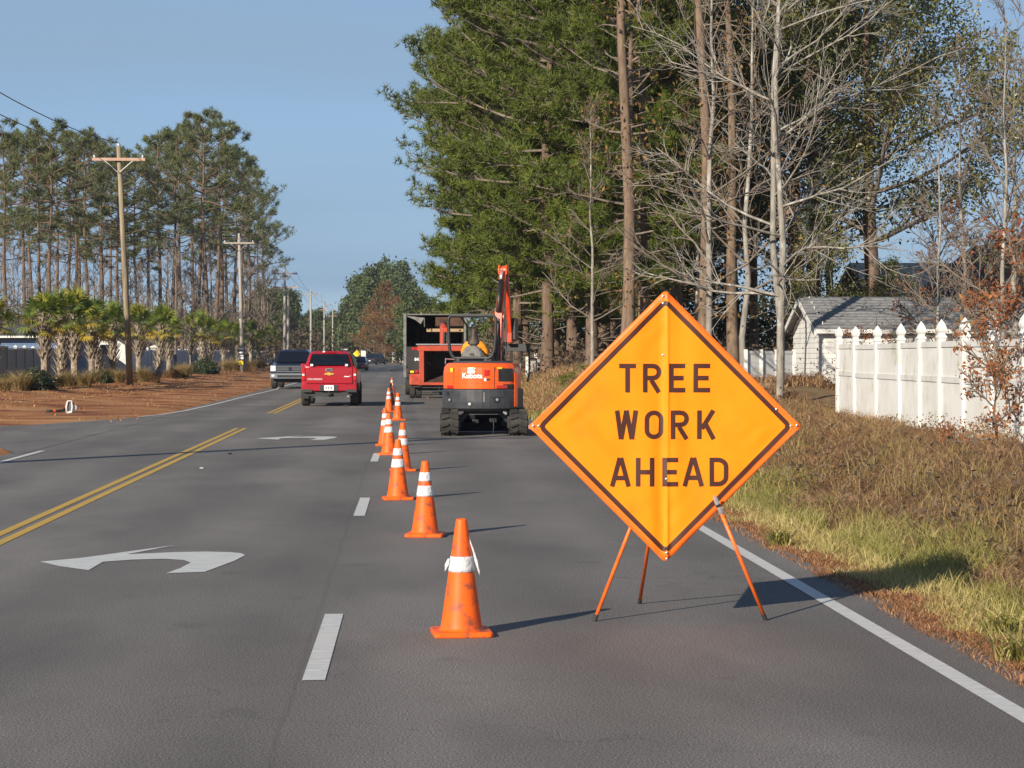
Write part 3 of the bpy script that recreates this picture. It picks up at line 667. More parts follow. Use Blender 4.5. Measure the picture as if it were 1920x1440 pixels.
obj('control_lever', U(MB().tube([(sx_ - .33, sy_ + .4, 1.6), (sx_ - .33, sy_ + .44, 1.78)], .015, 6).tube([(sx_ + .33, sy_ + .4, 1.6), (sx_ + .33, sy_ + .44, 1.78)], .015, 6)), M_dk, ex)
obj('grab_handle', U(MB().tube([(-.78, -.2, 1.50), (-.80, -.1, 1.60), (-.55, .1, 1.58)], .014, 6)), M_steel, ex)
obj('side_cover', U(MB().box(.45, .70, -.2, .60, 1.0, 1.42)), M_kor, ex, bevel=.05)
obj('lower_side_panel', U(arc_patch(.918, 57, 63, .60, 1.30, .01, 3)), M_kor, ex)
# boom assembly
bx = .09
def bar2(p, q, w, h0, h1, m, name, parent=ex):
    p, q = Vector(p), Vector(q); d = (q - p).normalized(); n_ = Vector((1, 0, 0)); up = d.cross(n_).normalized()
    secs = [[c + n_ * sx * w / 2 + up * sz * h for sx, sz in ((-1, -1), (1, -1), (1, 1), (-1, 1))] for c, h in ((p, h0 / 2), (q, h1 / 2))]
    return obj(name, U(MB().loft(secs)), m, parent, bevel=.012)
obj('swing_bracket', U(MB().box(bx - .13, bx + .13, .78, 1.12, .62, 1.15).cyl((bx, .88, .55), (bx, .88, 1.22), .11, n=14)), M_kor, ex, bevel=.02)
bar2((bx, 1.02, 1.02), (bx, 1.12, 1.85), .17, .20, .30, M_kred, 'boom')
bar2((bx, 1.12, 1.80), (bx, 1.30, 2.62), .17, .30, .26, M_kred, 'boom')
bar2((bx, 1.30, 2.58), (bx, 1.72, 3.52), .15, .26, .15, M_kor, 'boom')
obj('pivot_boss', U(MB().cyl((bx - .12, 1.27, 2.50), (bx + .12, 1.27, 2.50), .10, n=16).cyl((bx - .11, 1.72, 3.54), (bx + .11, 1.72, 3.54), .085, n=16)), M_kor, ex)
obj('boom_cylinder', U(MB().tube([(bx - .005, .82, 1.15), (bx - .005, .92, 2.1)], .055, 12)), M_dk, ex, smooth=True)
obj('cylinder_rod', U(MB().tube([(bx - .005, .92, 2.1), (bx - .005, 1.1, 2.48)], .03, 10)), M_steel, ex, smooth=True)
obj('arm_cylinder', U(MB().tube([(bx, 1.10, 2.62), (bx, 1.42, 3.32)], .05, 12)), M_dk, ex, smooth=True)
obj('cylinder_rod', U(MB().tube([(bx, 1.42, 3.32), (bx, 1.56, 3.55)], .028, 10)), M_steel, ex, smooth=True)
for k in range(3):
    o_ = .035 * k
    obj('hydraulic_hose', U(MB().tube([(bx + .10 + o_ * .6, .85, 1.1 + o_), (bx + .14 + o_, .95, 1.7), (bx + .13 + o_, 1.1, 2.3), (bx + .12, 1.25, 2.75), (bx + .10, 1.5, 3.2), (bx + .09, 1.72, 3.48)], .014, 6)), M_dk, ex, smooth=True)
obj('top_linkage', U(MB().box(bx - .10, bx - .06, 1.60, 1.84, 3.44, 3.66).box(bx + .06, bx + .10, 1.60, 1.84, 3.44, 3.66)), M_kor, ex, bevel=.02)
bar2((bx, 1.80, 3.62), (bx + .01, 2.35, 2.1), .14, .14, .24, M_kred, 'arm')
obj('bucket_link', U(MB().box(bx - .09, bx + .09, 2.2, 2.42, 1.95, 2.2)), M_kred, ex, bevel=.02)
obj('coupler', U(MB().box(bx - .02, bx + .18, 2.25, 2.5, 2.0, 2.5)), M_dk, ex, bevel=.03)
# grapple rake
gx = bx + .02
obj('rake_back', U(MB().box(gx - .42, gx + .42, 2.45, 2.52, 1.76, 1.93)), M_trim, ex, bevel=.01)
for k in range(5):
    x = gx - .40 + .2 * k
    obj('rake_tine', U(MB().prism([(2.48, 1.93), (2.54, 1.90), (2.58, 1.5), (2.50, 1.22), (2.33, 1.08), (2.35, 1.14), (2.47, 1.28), (2.50, 1.5), (2.46, 1.80)], x - .016, x + .016, 'x')), M_dk, ex)
# operator
op = thing('person', 'person with long dark hair in an orange shirt seated at the excavator controls, back turned', 'person', (ex.location.x, ex.location.y, 0), ex.rotation_euler.z)
def skin_mesh(name, pts, edges, m, parent, sub=1, root=0):
    me = bpy.data.meshes.new(name); me.from_pydata([tuple(SW @ Vector(p[:3])) for p in pts], edges, [])
    me.skin_vertices.new() if hasattr(me, 'skin_vertices') and len(me.skin_vertices) == 0 and hasattr(me.skin_vertices, 'new') else None
    o = obj(name, me, m, parent); md = o.modifiers.new('skin', 'SKIN'); md.use_smooth_shade = True
    lay_ = me.skin_vertices[0].data
    for i_, p in enumerate(pts):
        r_ = p[3]; lay_[i_].radius = (r_, p[4] if len(p) > 4 else r_)
    lay_[root].use_root = True
    s_ = o.modifiers.new('sub', 'SUBSURF'); s_.levels = sub; s_.render_levels = sub
    return o
ox_, oy_, oz_ = sx_, sy_ + .12, 1.475
bp_ = [(0, 0, 0, .13, .11), (0, -.01, .18, .12, .10), (0, -.02, .36, .15, .10), (0, 0, .47, .10, .08), (0, .02, .55, .05), (0, .035, .62, .068, .075), (0, .04, .70, .072, .085), (0, .04, .76, .05)]
be_ = [(i, i + 1) for i in range(7)]
for s in (-1, 1):
    k = len(bp_); bp_ += [(s * .17, -.01, .44, .055), (s * .26, .06, .20, .043), (s * .31, .27, .14, .034), (s * .33, .34, .17, .026), (s * .335, .39, .18, .026)]
    be_ += [(3, k), (k, k + 1), (k + 1, k + 2), (k + 2, k + 3), (k + 3, k + 4)]
    for f in range(4):
        j = len(bp_); dz = .03 - .018 * f; bp_ += [(s * .325, .42 - .004 * f, .18 + dz, .009), (s * .30, .43, .175 + dz, .008)]; be_ += [(k + 4, j), (j, j + 1)]
    j = len(bp_); bp_ += [(s * .30, .37, .22, .011), (s * .30, .40, .235, .009)]; be_ += [(k + 3, j), (j, j + 1)]
    k = len(bp_); bp_ += [(s * .11, .08, -.02, .085), (s * .15, .40, .03, .065), (s * .15, .50, -.35, .045), (s * .15, .62, -.40, .035)]
    be_ += [(0, k), (k, k + 1), (k + 1, k + 2), (k + 2, k + 3)]
bp_ = [(p[0] + ox_, p[1] + oy_, p[2] + oz_, *p[3:]) for p in bp_]
body = skin_mesh('body', bp_, be_, M_skin, op)
sp = [(0, 0, .0, .15, .13), (0, -.01, .18, .145, .125), (0, -.02, .34, .165, .12), (0, 0, .46, .13, .095), (0, .015, .50, .07)]
se = [(0, 1), (1, 2), (2, 3), (3, 4)]
for s in (-1, 1):
    k = len(sp); sp += [(s * .17, -.01, .43, .075), (s * .245, .03, .28, .064), (s * .262, .07, .19, .058)]; se += [(3, k), (k, k + 1), (k + 1, k + 2)]
sp = [(p[0] + ox_, p[1] + oy_, p[2] + oz_, *p[3:]) for p in sp]
skin_mesh('shirt', sp, se, M_shirt, op)
b = MB()
secs = []
for z, w_, d_, cy in ((.805, .02, .02, .04), (.80, .045, .05, .04), (.775, .075, .085, .038), (.73, .088, .10, .033), (.66, .088, .10, .02), (.60, .085, .08, -.02), (.55, .10, .06, -.055), (.50, .125, .045, -.08), (.45, .12, .03, -.10), (.40, .05, .02, -.12)):
    secs.append([(ox_ + w_ * math.cos(R(a)), oy_ + cy + d_ * math.sin(R(a)), oz_ + z) for a in range(0, 360, 30)])
obj('hair', U(b.loft(secs)), M_hair, op, smooth=True)
tp = [(0, .02, -.02, .16, .13)]; te = []
for s in (-1, 1):
    k = len(tp); tp += [(s * .11, .10, -.02, .10), (s * .15, .40, .03, .085), (s * .15, .49, -.30, .065)]; te += [(0, k), (k, k + 1), (k + 1, k + 2)]
tp = [(p[0] + ox_, p[1] + oy_, p[2] + oz_, *p[3:]) for p in tp]
skin_mesh('trousers', tp, te, M_jean, op)
# ---------------- chipper ----------------
CH = 88.0
ch = thing('wood_chipper', 'red towed wood chipper with a tall dark infeed hopper behind the truck', 'wood chipper', (X(815, CH), CH, 0))
pxm = CH / 4300
def cx(px): return (px - 815) * pxm
def cz(py): return (664 - py) * pxm + 1.7
def fr(x0, x1, z0, z1, y0, y1): return MB().box(x0, x1, y0, y1, z0, z1)
obj('hopper_post', fr(cx(786), cx(795), cz(722), cz(648), 0, .12), M_chip, ch, bevel=.01)
obj('hopper_post', fr(cx(868), cx(877), cz(722), cz(648), 0, .12), M_chip, ch, bevel=.01)
obj('hopper_rim', fr(cx(783), cx(880), cz(658), cz(648), -.02, .14), M_chip, ch, bevel=.01)
obj('hopper_rim', fr(cx(783), cx(880), cz(722), cz(717), -.03, .14), M_chip, ch, bevel=.01)
obj('safety_bar', MB().tube([(cx(780), -.05, cz(646)), (cx(884), -.05, cz(646))], .03, 8), M_steel, ch)
b = MB(); x0, x1, z0, z1 = cx(795), cx(868), cz(717), cz(658)
k = .28
q0 = [(x0, .05, z0), (x1, .05, z0), (x1, .05, z1), (x0, .05, z1)]; q1 = [(x0 + k, 1.3, z0 + .35), (x1 - k, 1.3, z0 + .35), (x1 - k, 1.3, z1 - .1), (x0 + k, 1.3, z1 - .1)]
b.add(q0 + q1, [(0, 1, 5, 4), (1, 2, 6, 5), (2, 3, 7, 6), (3, 0, 4, 7), (4, 5, 6, 7)])
o = obj('infeed_hopper', b, M_rust, ch); o.modifiers.new('s', 'SOLIDIFY').thickness = -.012
obj('infeed_curtain', MB().box(x0 + k, x1 - k, 1.1, 1.13, z0 + .5, z1 - .12), M_blk, ch)
obj('chipper_housing', fr(cx(795), cx(868), .62, 1.75, 1.35, 2.9), M_chip, ch, bevel=.05)
obj('engine_cover', fr(cx(797), cx(866), .75, 1.65, 2.95, 4.1), M_boxblk, ch, bevel=.05)
obj('feed_roller_tower', fr(cx(828), cx(844), cz(652), cz(614), .75, 1.1), M_chip, ch, bevel=.03)
obj('tower_spring', MB().tube([(cx(833), .70, cz(646)), (cx(834), .70, cz(622))], .05, 8).tube([(cx(839), .70, cz(640)), (cx(840), .70, cz(626))], .05, 8), M_dk, ch)
obj('discharge_chute', MB().tube([(cx(835), 2.4, 1.7), (cx(835), 2.5, 2.3), (cx(835), 3.0, 2.7), (cx(835), 4.2, 2.85)], [.2, .18, .17, .16], 10), M_chip, ch, smooth=True)
obj('fender', fr(cx(768), cx(788), cz(722), cz(701), .2, 1.5), M_chip, ch, bevel=.04)
obj('fender', fr(cx(872), cx(890), cz(722), cz(701), .2, 1.5), M_chip, ch, bevel=.04)
obj('marker_lamp', fr(cx(769), cx(776), cz(699), cz(695), .15, .2), M_yst, ch)
obj('tail_lamp', fr(cx(778), cx(784), cz(699), cz(694), .15, .2), M_redlens, ch)
obj('cross_member', fr(cx(775), cx(885), .42, .56, .3, .45), M_dk, ch, bevel=.01)
obj('tow_frame', fr(cx(800), cx(862), .5, .62, .4, 4.6), M_dk, ch)
obj('axle', MB().tube([(cx(776), .9, .34), (cx(884), .9, .34)], .05, 8), M_dk, ch)
for p_ in (774, 785.5, 876, 886): wheel(ch, cx(p_), .85 + (0.0 if p_ in (774, 886) else .05), .34, .22, M_grey)
obj('jack_stand', MB().tube([(cx(824), .1, .5), (cx(823), -.05, .12)], .02, 6).tube([(cx(833), .1, .5), (cx(835), .0, .10)], .02, 6), M_dk, ch)
# ---------------- chip truck ----------------
TY = 94.5
tk = thing('chip_truck', 'black high sided chip truck parked ahead of the red chipper, tailgate hanging open', 'truck', (X(815, TY), TY, 0))
pxm2 = TY / 4300
def tx(px): return (px - 815) * pxm2
def tzz(py): return (664 - py) * pxm2 + 1.7
xl_, xr_ = tx(759), tx(873)
obj('box_floor', fr(xl_, xr_, 1.02, 1.12, 0, 5.0), M_rust, tk)
obj('box_side', fr(xl_, xl_ + .05, 1.12, tzz(590), .06, 5.0), M_boxblk, tk)
obj('box_side', fr(xr_ - .05, xr_, 1.12, tzz(590), .06, 5.0), M_boxblk, tk)
obj('box_front', fr(xl_ + .05, xr_ - .05, 1.12, tzz(590), 4.92, 5.0), M_rust, tk)
obj('box_roof', fr(xl_ + .0, xr_, tzz(590), tzz(590) + .04, 1.6, 5.0), M_boxblk, tk)
obj('corner_post', fr(xl_ - .05, xl_ + .07, .75, tzz(588), -.02, .055), M_grey, tk, bevel=.01)
obj('corner_post', fr(xr_ - .07, xr_ + .05, .95, tzz(588), -.02, .055), M_grey, tk, bevel=.01)
obj('top_rail', fr(xl_ + .07, xr_ - .07, tzz(590.5), tzz(588.5), -.0, .05), M_grey, tk)
for q in range(6):
    x = xl_ + .3 + q * .37; obj('interior_rib', fr(x, x + .06, 1.15, tzz(592), 4.86, 4.918), M_boxblk, tk)
obj('wood_plank', fr(tx(800), xr_ - .08, tzz(622), tzz(616), .35, .40), M_ply, tk)
obj('wood_panel', fr(tx(817), xr_ - .08, tzz(614), tzz(594), 1.0, 1.04), M_rust, tk)
b = MB().add([(xl_ + .08, .02, tzz(592)), (tx(795), -.03, tzz(596)), (tx(789), -.10, tzz(608)), (tx(779), -.04, tzz(600)), (xl_ + .08, .03, tzz(593.5))], [(0, 1, 2, 3, 4)])
o = obj('tarp_flap', b, M_grey, tk, label='grey tarp corner hanging from the top rail'); o.modifiers.new('s', 'SOLIDIFY').thickness = .01
obj('tarp_strap', MB().tube([(tx(795.5), -.05, tzz(596)), (tx(796), -.06, tzz(613))], .02, 6), M_grey, tk)
b = MB().prism([(xl_ + .08, tzz(650)), (xr_ - .08, tzz(650)), (xr_ - .08, tzz(697)), (tx(795), tzz(699)), (tx(766), tzz(692)), (xl_ + .08, tzz(684))], -.02, .03, 'y')
obj('tailgate', b, M_boxblk, tk)
text('843', .17, .002, M_wst, tk, (tx(783), -.024, tzz(674)), (R(90), 0, 0), bold=.006)
for q in range(3): obj('red_lettering_block', fr(tx(772) + q * .15, tx(772) + q * .15 + .12, tzz(656), tzz(651), -.03, -.022), M_redlens, tk)  # plain red blocks stand in for the red lettering on the tailgate
obj('bumper_bar', fr(xl_ + .1, xr_ - .1, .62, .76, .1, .2), M_dk, tk)
obj('tail_lamp', fr(tx(768), tx(774), .66, .74, .08, .099), M_redlens, tk)
obj('chassis_rail', fr(-.5, -.38, .65, .9, .1, 8.2).box(.38, .5, .1, 8.2, .65, .9), M_dk, tk)
for s in (-1, 1):
    wheel(tk, s * 1.08, 1.6, .46, .26, M_steel); wheel(tk, s * .80, 1.6, .46, .26, M_steel); wheel(tk, s * 1.05, 6.9, .46, .27, M_steel)
b = MB().prism([(5.15, .7), (8.4, .7), (8.45, 1.35), (7.3, 1.5), (6.9, 2.35), (5.15, 2.4)], -1.05, 1.05, 'x'); obj('cab', b, M_grey, tk, bevel=.05)
obj('windshield', MB().box(-.9, .9, 6.93, 6.97, 1.6, 2.2), M_glass, tk)
# ---------------- road vehicles ----------------
def archs(poly_low, wheels, r, zc):
    """bottom edge with wheel arches, rear to front"""
    out = []
    for yw in wheels:
        out += [(yw + r * math.cos(R(a)), zc + r * math.sin(R(a))) for a in range(180, -1, -30)]
    return out
def hull(parent, name, m, top, y0, y1, zlow, wheels, r, w, bevel=.07, tuck=.0):
    poly = [(y0, zlow + .08), (y0 + .05, zlow)] + archs(None, wheels, r, r * .95) + [(y1 - .05, zlow), (y1, zlow + .1)] + top
    poly = [(a, max(b, zlow) if False else b) for a, b in poly]
    return obj(name, MB().prism(poly, -w, w, 'x'), m, parent, bevel=bevel)
def cabin(parent, m, y0, y1, zb, zt, wb, wt, ry0, ry1, name='cabin'):
    secs = []
    for z, w, a, b_ in ((zb, wb, y0, y1), (zt - .08, wt + .03, ry0 - .05, ry1 + .08), (zt, wt - .08, ry0 + .12, ry1 - .12)):
        secs.append([(-w, a, z), (-w * .8, a - .05, z), (w * .8, a - .05, z), (w, a, z), (w, b_, z), (w * .8, b_ + .06, z), (-w * .8, b_ + .06, z), (-w, b_, z)])
    return obj(name, MB().loft(secs), m, parent, bevel=.03)
def quadpane(parent, name, pts, m=M_glass, th=.012):
    b = MB().add(pts, [(0, 1, 2, 3)]); o = obj(name, b, m, parent); s = o.modifiers.new('s', 'SOLIDIFY'); s.thickness = th; s.offset = 0; return o
# red pickup seen from behind
RY = 74.8
rp = thing('pickup_truck', 'crimson pickup truck with bed cap driving away in the middle lane', 'pickup truck', (X(618.5, RY), RY + 2.65, 0), R(-.5))
hull(rp, 'body', M_redcar, [(2.68, .85), (2.55, 1.08), (1.35, 1.18), (-2.62, 1.28)], -2.65, 2.68, .48, (-1.75, 1.62), .46, .90, .06)
cabin(rp, M_redcar, -2.58, 1.25, 1.26, 1.80, .80, .62, -2.28, .45, 'cab_and_cap')
obj('tailgate', MB().prism([(-.76, .74), (.76, .74), (.77, 1.27), (-.77, 1.27)], -2.70, -2.655, 'y'), M_redcar, rp, bevel=.02)
obj('tailgate_crease', MB().prism([(-.74, 1.10), (-.2, 1.12), (.25, 1.05), (.74, 1.13), (.74, 1.10), (.25, 1.02), (-.2, 1.09), (-.74, 1.07)], -2.712, -2.70, 'y'), M_redcar, rp)
quadpane(rp, 'rear_window', [(-.66, -2.655, 1.34), (.66, -2.655, 1.34), (.575, -2.42, 1.70), (-.575, -2.42, 1.70)], th=.03)
quadpane(rp, 'side_window', [(.815, -2.3, 1.34), (.815, -.7, 1.34), (.69, -.7, 1.68), (.69, -2.1, 1.68)])
quadpane(rp, 'side_window', [(.815, -.55, 1.34), (.815, .9, 1.34), (.69, .45, 1.68), (.69, -.55, 1.68)])
quadpane(rp, 'side_window', [(-.815, -2.3, 1.34), (-.815, .9, 1.34), (-.69, .45, 1.68), (-.69, -2.1, 1.68)])
quadpane(rp, 'windshield', [(-.7, 1.28, 1.3), (.7, 1.28, 1.3), (.6, .58, 1.72), (-.6, .58, 1.72)])
obj('window_latch', MB().box(-.61, -.52, -2.69, -2.655, 1.31, 1.38), M_lens, rp); obj('window_latch', MB().box(.52, .61, -2.69, -2.655, 1.31, 1.38), M_lens, rp)
obj('high_brake_lamp', MB().box(-.2, .2, -2.40, -2.32, 1.745, 1.775), M_redlens, rp, bevel=.01); obj('roof_lamp', MB().box(-.22, -.14, -2.43, -2.35, 1.76, 1.80), M_lens, rp)
for s in (-1, 1):
    t_ = obj('tail_lamp', MB().box(min(s * .78, s * .885), max(s * .78, s * .885), -2.70, -2.62, .84, 1.24), M_redlens, rp, bevel=.015)
    obj('reverse_lamp', MB().box(min(s * .80, s * .87), max(s * .80, s * .87), -2.712, -2.702, 1.0, 1.06), M_lens, t_)
    obj('side_mirror', MB().box(min(s * .93, s * 1.1), max(s * .93, s * 1.1), .75, .85, 1.22, 1.38), M_redcar, rp, bevel=.03)
    obj('mud_flap', MB().box(min(s * .68, s * .93), max(s * .68, s * .93), -2.24, -2.22, .25, .55), M_blk, rp)
    for yw in (-1.75, 1.62): wheel(rp, s * .80, yw, .385, .27)
obj('bumper', MB().prism([(-.90, .50), (.90, .50), (.90, .68), (.5, .73), (-.5, .73), (-.90, .68)], -2.80, -2.66, 'y'), M_redcar, rp, bevel=.03)
obj('bumper_step', MB().box(-.90, -.55, -2.83, -2.79, .46, .56).box(.55, .90, -2.83, -2.79, .46, .56).box(-.30, .30, -2.815, -2.795, .50, .70), M_trim, rp, bevel=.01)
obj('underbody', MB().prism([(-.72, .36), (-.1, .30), (.72, .36), (.8, .50), (-.8, .50)], -2.7, 2.3, 'y'), M_trim, rp)
obj('licence_plate', MB().box(-.155, .155, -2.835, -2.82, .52, .69), M_wst, rp)
obj('plate_marks', MB().box(-.11, -.07, -2.839, -2.836, .57, .64).box(-.04, .0, -2.839, -2.836, .57, .64).box(.05, .10, -2.839, -2.836, .57, .64), M_grey, rp)
obj('tow_ball', MB().cyl((0, -2.86, .42), (0, -2.86, .50), .03, n=10).box(-.05, .05, -2.9, -2.6, .36, .42), M_dk, rp)
obj('tailgate_handle', MB().box(-.12, .12, -2.725, -2.70, 1.14, 1.24), M_grey, rp, bevel=.01)
obj('handle_recess', MB().box(-.075, .075, -2.731, -2.7255, 1.17, 1.21), M_blk, rp)
bt = [(-.16, -.03), (-.05, -.03), (-.04, -.06), (.06, -.06), (.05, -.03), (.16, -.03), (.14, .03), (.04, .03), (.03, .06), (-.07, .06), (-.06, .03), (-.14, .03)]
obj('gold_emblem', MB().prism([(x * 1.0, z * .8 + 1.06) for x, z in bt], -2.73, -2.713, 'y'), M_gold, rp)
text('COLORADO', .085, .002, M_wst, rp, (-.46, -2.716, .885), (R(90), 0, 0))
obj('trim_badge', MB().prism([(.48, .96), (.62, .955), (.72, 1.0), (.62, .98), (.5, .99)], -2.716, -2.702, 'y'), M_wst, rp)
obj('exhaust_tip', MB().cyl((.62, -2.6, .33), (.62, -2.8, .33), .03, n=8).cyl((-.5, -2.3, .3), (-.5, -2.5, .3), .03, n=8), M_steel, rp)
# dark blue pickup coming towards us
BYY = 112.5
bp2 = thing('pickup_truck', 'dark blue pickup truck with silver grille coming along the left lane', 'pickup truck', (X(548, BYY), BYY + 2.9, 0), R(180 - 2))
hull(bp2, 'body', M_blucar, [(2.88, .95), (2.85, 1.18), (1.3, 1.28), (-2.9, 1.30)], -2.95, 2.9, .50, (-1.9, 1.85), .48, .98, .06)
cabin(bp2, M_blucar, -1.1, 1.35, 1.27, 1.92, .88, .70, -.95, .55, 'cab')
quadpane(bp2, 'windshield', [(-.80, 1.44, 1.31), (.80, 1.44, 1.31), (.67, .70, 1.82), (-.67, .70, 1.82)], th=.03)
for s in (-1, 1):
    quadpane(bp2, 'side_window', [(s * .895, -.9, 1.33), (s * .895, 1.05, 1.33), (s * .765, .55, 1.8), (s * .765, -.8, 1.8)])
    obj('headlamp', MB().box(min(s * .70, s * .96), max(s * .70, s * .96), 2.84, 2.93, .86, 1.14), M_lens, bp2, bevel=.02)
    obj('fog_lamp', MB().box(min(s * .76, s * .90), max(s * .76, s * .90), 2.99, 3.02, .60, .70), M_lens, bp2)
    obj('side_mirror', MB().box(min(s * 1.0, s * 1.2), max(s * 1.0, s * 1.2), 1.0, 1.1, 1.25, 1.45), M_blucar, bp2, bevel=.03)
    for yw in (-1.9, 1.85): wheel(bp2, s * .86, yw, .40, .28)
gr = obj('grille', MB().box(-.68, .68, 2.88, 2.94, .82, 1.14), M_dk, bp2, bevel=.02)
for z in (.84, .93, 1.02, 1.11): obj('grille_bar', MB().box(-.67, .67, 2.942, 2.975, z - .014, z + .014), M_chrome, gr)
obj('badge', MB().cyl((0, 2.975, .975), (0, 2.99, .975), .08, n=16), M_blucar, bp2)
obj('front_bumper', MB().prism([(-.97, .50), (.97, .50), (.97, .76), (-.97, .76)], 2.86, 3.0, 'y'), M_chrome, bp2, bevel=.03)
obj('bumper_intake', MB().box(-.62, .62, 3.001, 3.012, .56, .68), M_dk, bp2)
obj('underbody', MB().box(-.8, .8, -2.5, 2.6, .30, .50), M_trim, bp2)
# generic small cars far off
def small_car(label, m, x, y, rz, L=4.5, w=.90, h=1.46, kind='sedan', front=True, name='parked_car'):
    t = thing(name, label, 'car', (x, y, 0), rz)
    hb = .92 if kind == 'sedan' else 1.08
    hull(t, 'body', m, [(L / 2, .62), (L / 2 - .15, .78), (1.0, hb), (-L / 2 + .2, hb + .03)], -L / 2, L / 2, .25, (-1.35, 1.4), .36, w, .06)
    y0, y1, r0, r1 = (-1.9, 1.25, -1.15, .35) if kind == 'sedan' else (-L / 2 + .1, 1.35, -L / 2 + .35, .55)
    cabin(t, m, y0, y1, hb, h, w - .1, w - .27, r0, r1)
    quadpane(t, 'windshield', [(-w + .17, y1 + .07, hb + .04), (w - .17, y1 + .07, hb + .04), (w - .28, r1 + .16, h - .1), (-w + .28, r1 + .16, h - .1)], th=.03)
    quadpane(t, 'rear_window', [(-w + .17, y0 - .07, hb + .04), (w - .17, y0 - .07, hb + .04), (w - .28, r0 - .12, h - .1), (-w + .28, r0 - .12, h - .1)], th=.03)
    for s in (-1, 1):
        quadpane(t, 'side_window', [(s * (w - .085), y0 + .3, hb + .04), (s * (w - .085), y1 - .25, hb + .04), (s * (w - .225), r1 - .1, h - .1), (s * (w - .225), r0 + .05, h - .1)])
        obj('headlamp', MB().box(min(s * .44, s * .84), max(s * .48, s * .84), L / 2 - .08, L / 2 + .01, .60, .74), M_lens, t, bevel=.02)
        obj('tail_lamp', MB().box(min(s * .55, s * .86), max(s * .55, s * .86), -L / 2 - .01, -L / 2 + .06, .72, .88), M_redlens, t, bevel=.02)
        obj('side_mirror', MB().box(min(s * .9, s * 1.05), max(s * .9, s * 1.05), .8, .9, hb, hb + .13), m, t)
        for yw in (-1.35, 1.4): wheel(t, s * (w - .1), yw, .33, .22)
    obj('grille', MB().box(-.42, .42, L / 2 - .01, L / 2 + .02, .38, .60), M_dk, t)
    obj('number_plate', MB().box(-.2, .2, -L / 2 - .03, -L / 2 - .005, .55, .66), M_wst, t)
    obj('underbody', MB().box(-.7, .7, -L / 2 + .3, L / 2 - .3, .17, .27), M_trim, t)
    return t
small_car('dark blue sedan approaching beyond the crimson pickup', M_blucar, X(672, 235), 237, R(178), name='sedan')
small_car('black sport utility car waiting far down the road in front of the rust coloured tree', M_blkcar, X(706, 380), 380, R(-28), L=4.8, w=.97, h=1.80, kind='suv', name='sport_utility_car')
# ======================= FENCES, SHEDS, HOUSES, POLES =======================
M_vin = mat('white vinyl', (.72, .72, .70), (.64, .64, .61), sc=1.5, rough=.45, spec=.3, c3=(.44, .43, .33), s3=2.5, l3=.56, h3=.78)
M_sid = mat('white clapboard', (.70, .70, .68), (.60, .60, .57), sc=2, rough=.7)
M_shin = mat('grey shingle', (.16, .165, .17), (.24, .24, .24), sc=7, rough=.9, stretch=(1, 1, 3))
M_tanroof = mat('tan shingle', (.38, .30, .22), (.45, .36, .27), sc=4, rough=.9)
M_brick = mat('brown wall', (.16, .09, .06), (.2, .12, .08), sc=3, rough=.9)
M_pole = mat('weathered wood pole', (.24, .19, .12), (.34, .28, .19), sc=2.5, rough=.85, stretch=(4, 4, .4), bump=.3, c3=(.16, .13, .09), s3=1.2)
M_pole2 = mat('grey wood pole', (.30, .28, .25), (.38, .35, .31), sc=2.5, rough=.85, stretch=(4, 4, .4))
M_arm = mat('pinkish crossarm wood', (.45, .29, .22), (.5, .34, .26), sc=3, rough=.8)
M_wire = mat('wire', (.03, .03, .035), rough=.5)
M_lvin = mat('pale grey blue vinyl fence', (.40, .42, .46), (.34, .36, .40), sc=1, rough=.6)
M_bluesid = mat('blue lap siding', (.10, .17, .30), (.085, .15, .27), sc=2, rough=.7)
M_hroof = mat('dark roof', (.06, .055, .06), (.08, .075, .07), sc=4, rough=.9)
M_creamtrim = mat('cream trim', (.7, .68, .62), rough=.6)
# --- right white fence
posts = [(34.7 - 4.5, 8.66), (32.5, 8.80), (34.7, 8.92), (36.9, 9.03), (39.0, 9.13), (41.0, 9.26), (43.2, 9.38), (45.9, 9.5), (48.8, 9.63), (51.4, 9.76)]
posts = [(y, X(px, y)) for y, px in ((30.3, 1985), (32.5, 1922), (34.7, 1863), (36.9, 1809), (39.0, 1765), (41.0, 1727), (43.2, 1689), (46.0, 1645), (48.8, 1604), (51.4, 1573))]
fen = thing('vinyl_fence', 'white board fence with spade topped posts on the right verge', 'fence', (0, 0, 0))
pm = MB(); w = .064
pm.box(-w, w, -w, w, -.25, 1.78)
pmesh = pm.mesh('post'); pmesh.materials.append(M_vin)
cm = MB(); 
def sqs(w, z): return [(-w, -w, z), (w, -w, z), (w, w, z), (-w, w, z)]
cm.loft([sqs(.078, 1.78), sqs(.078, 1.81), sqs(.055, 1.83), sqs(.05, 1.86), sqs(.072, 1.90), sqs(.076, 1.94), sqs(.05, 2.02), sqs(.004, 2.10)])
cmesh = cm.mesh('post_cap'); cmesh.materials.append(M_vin)
def fz(y): return float(np.interp(y, [30, 34.7, 39, 45.9, 51.4], [.20, .20, .20, .18, .22]))
lastp = None
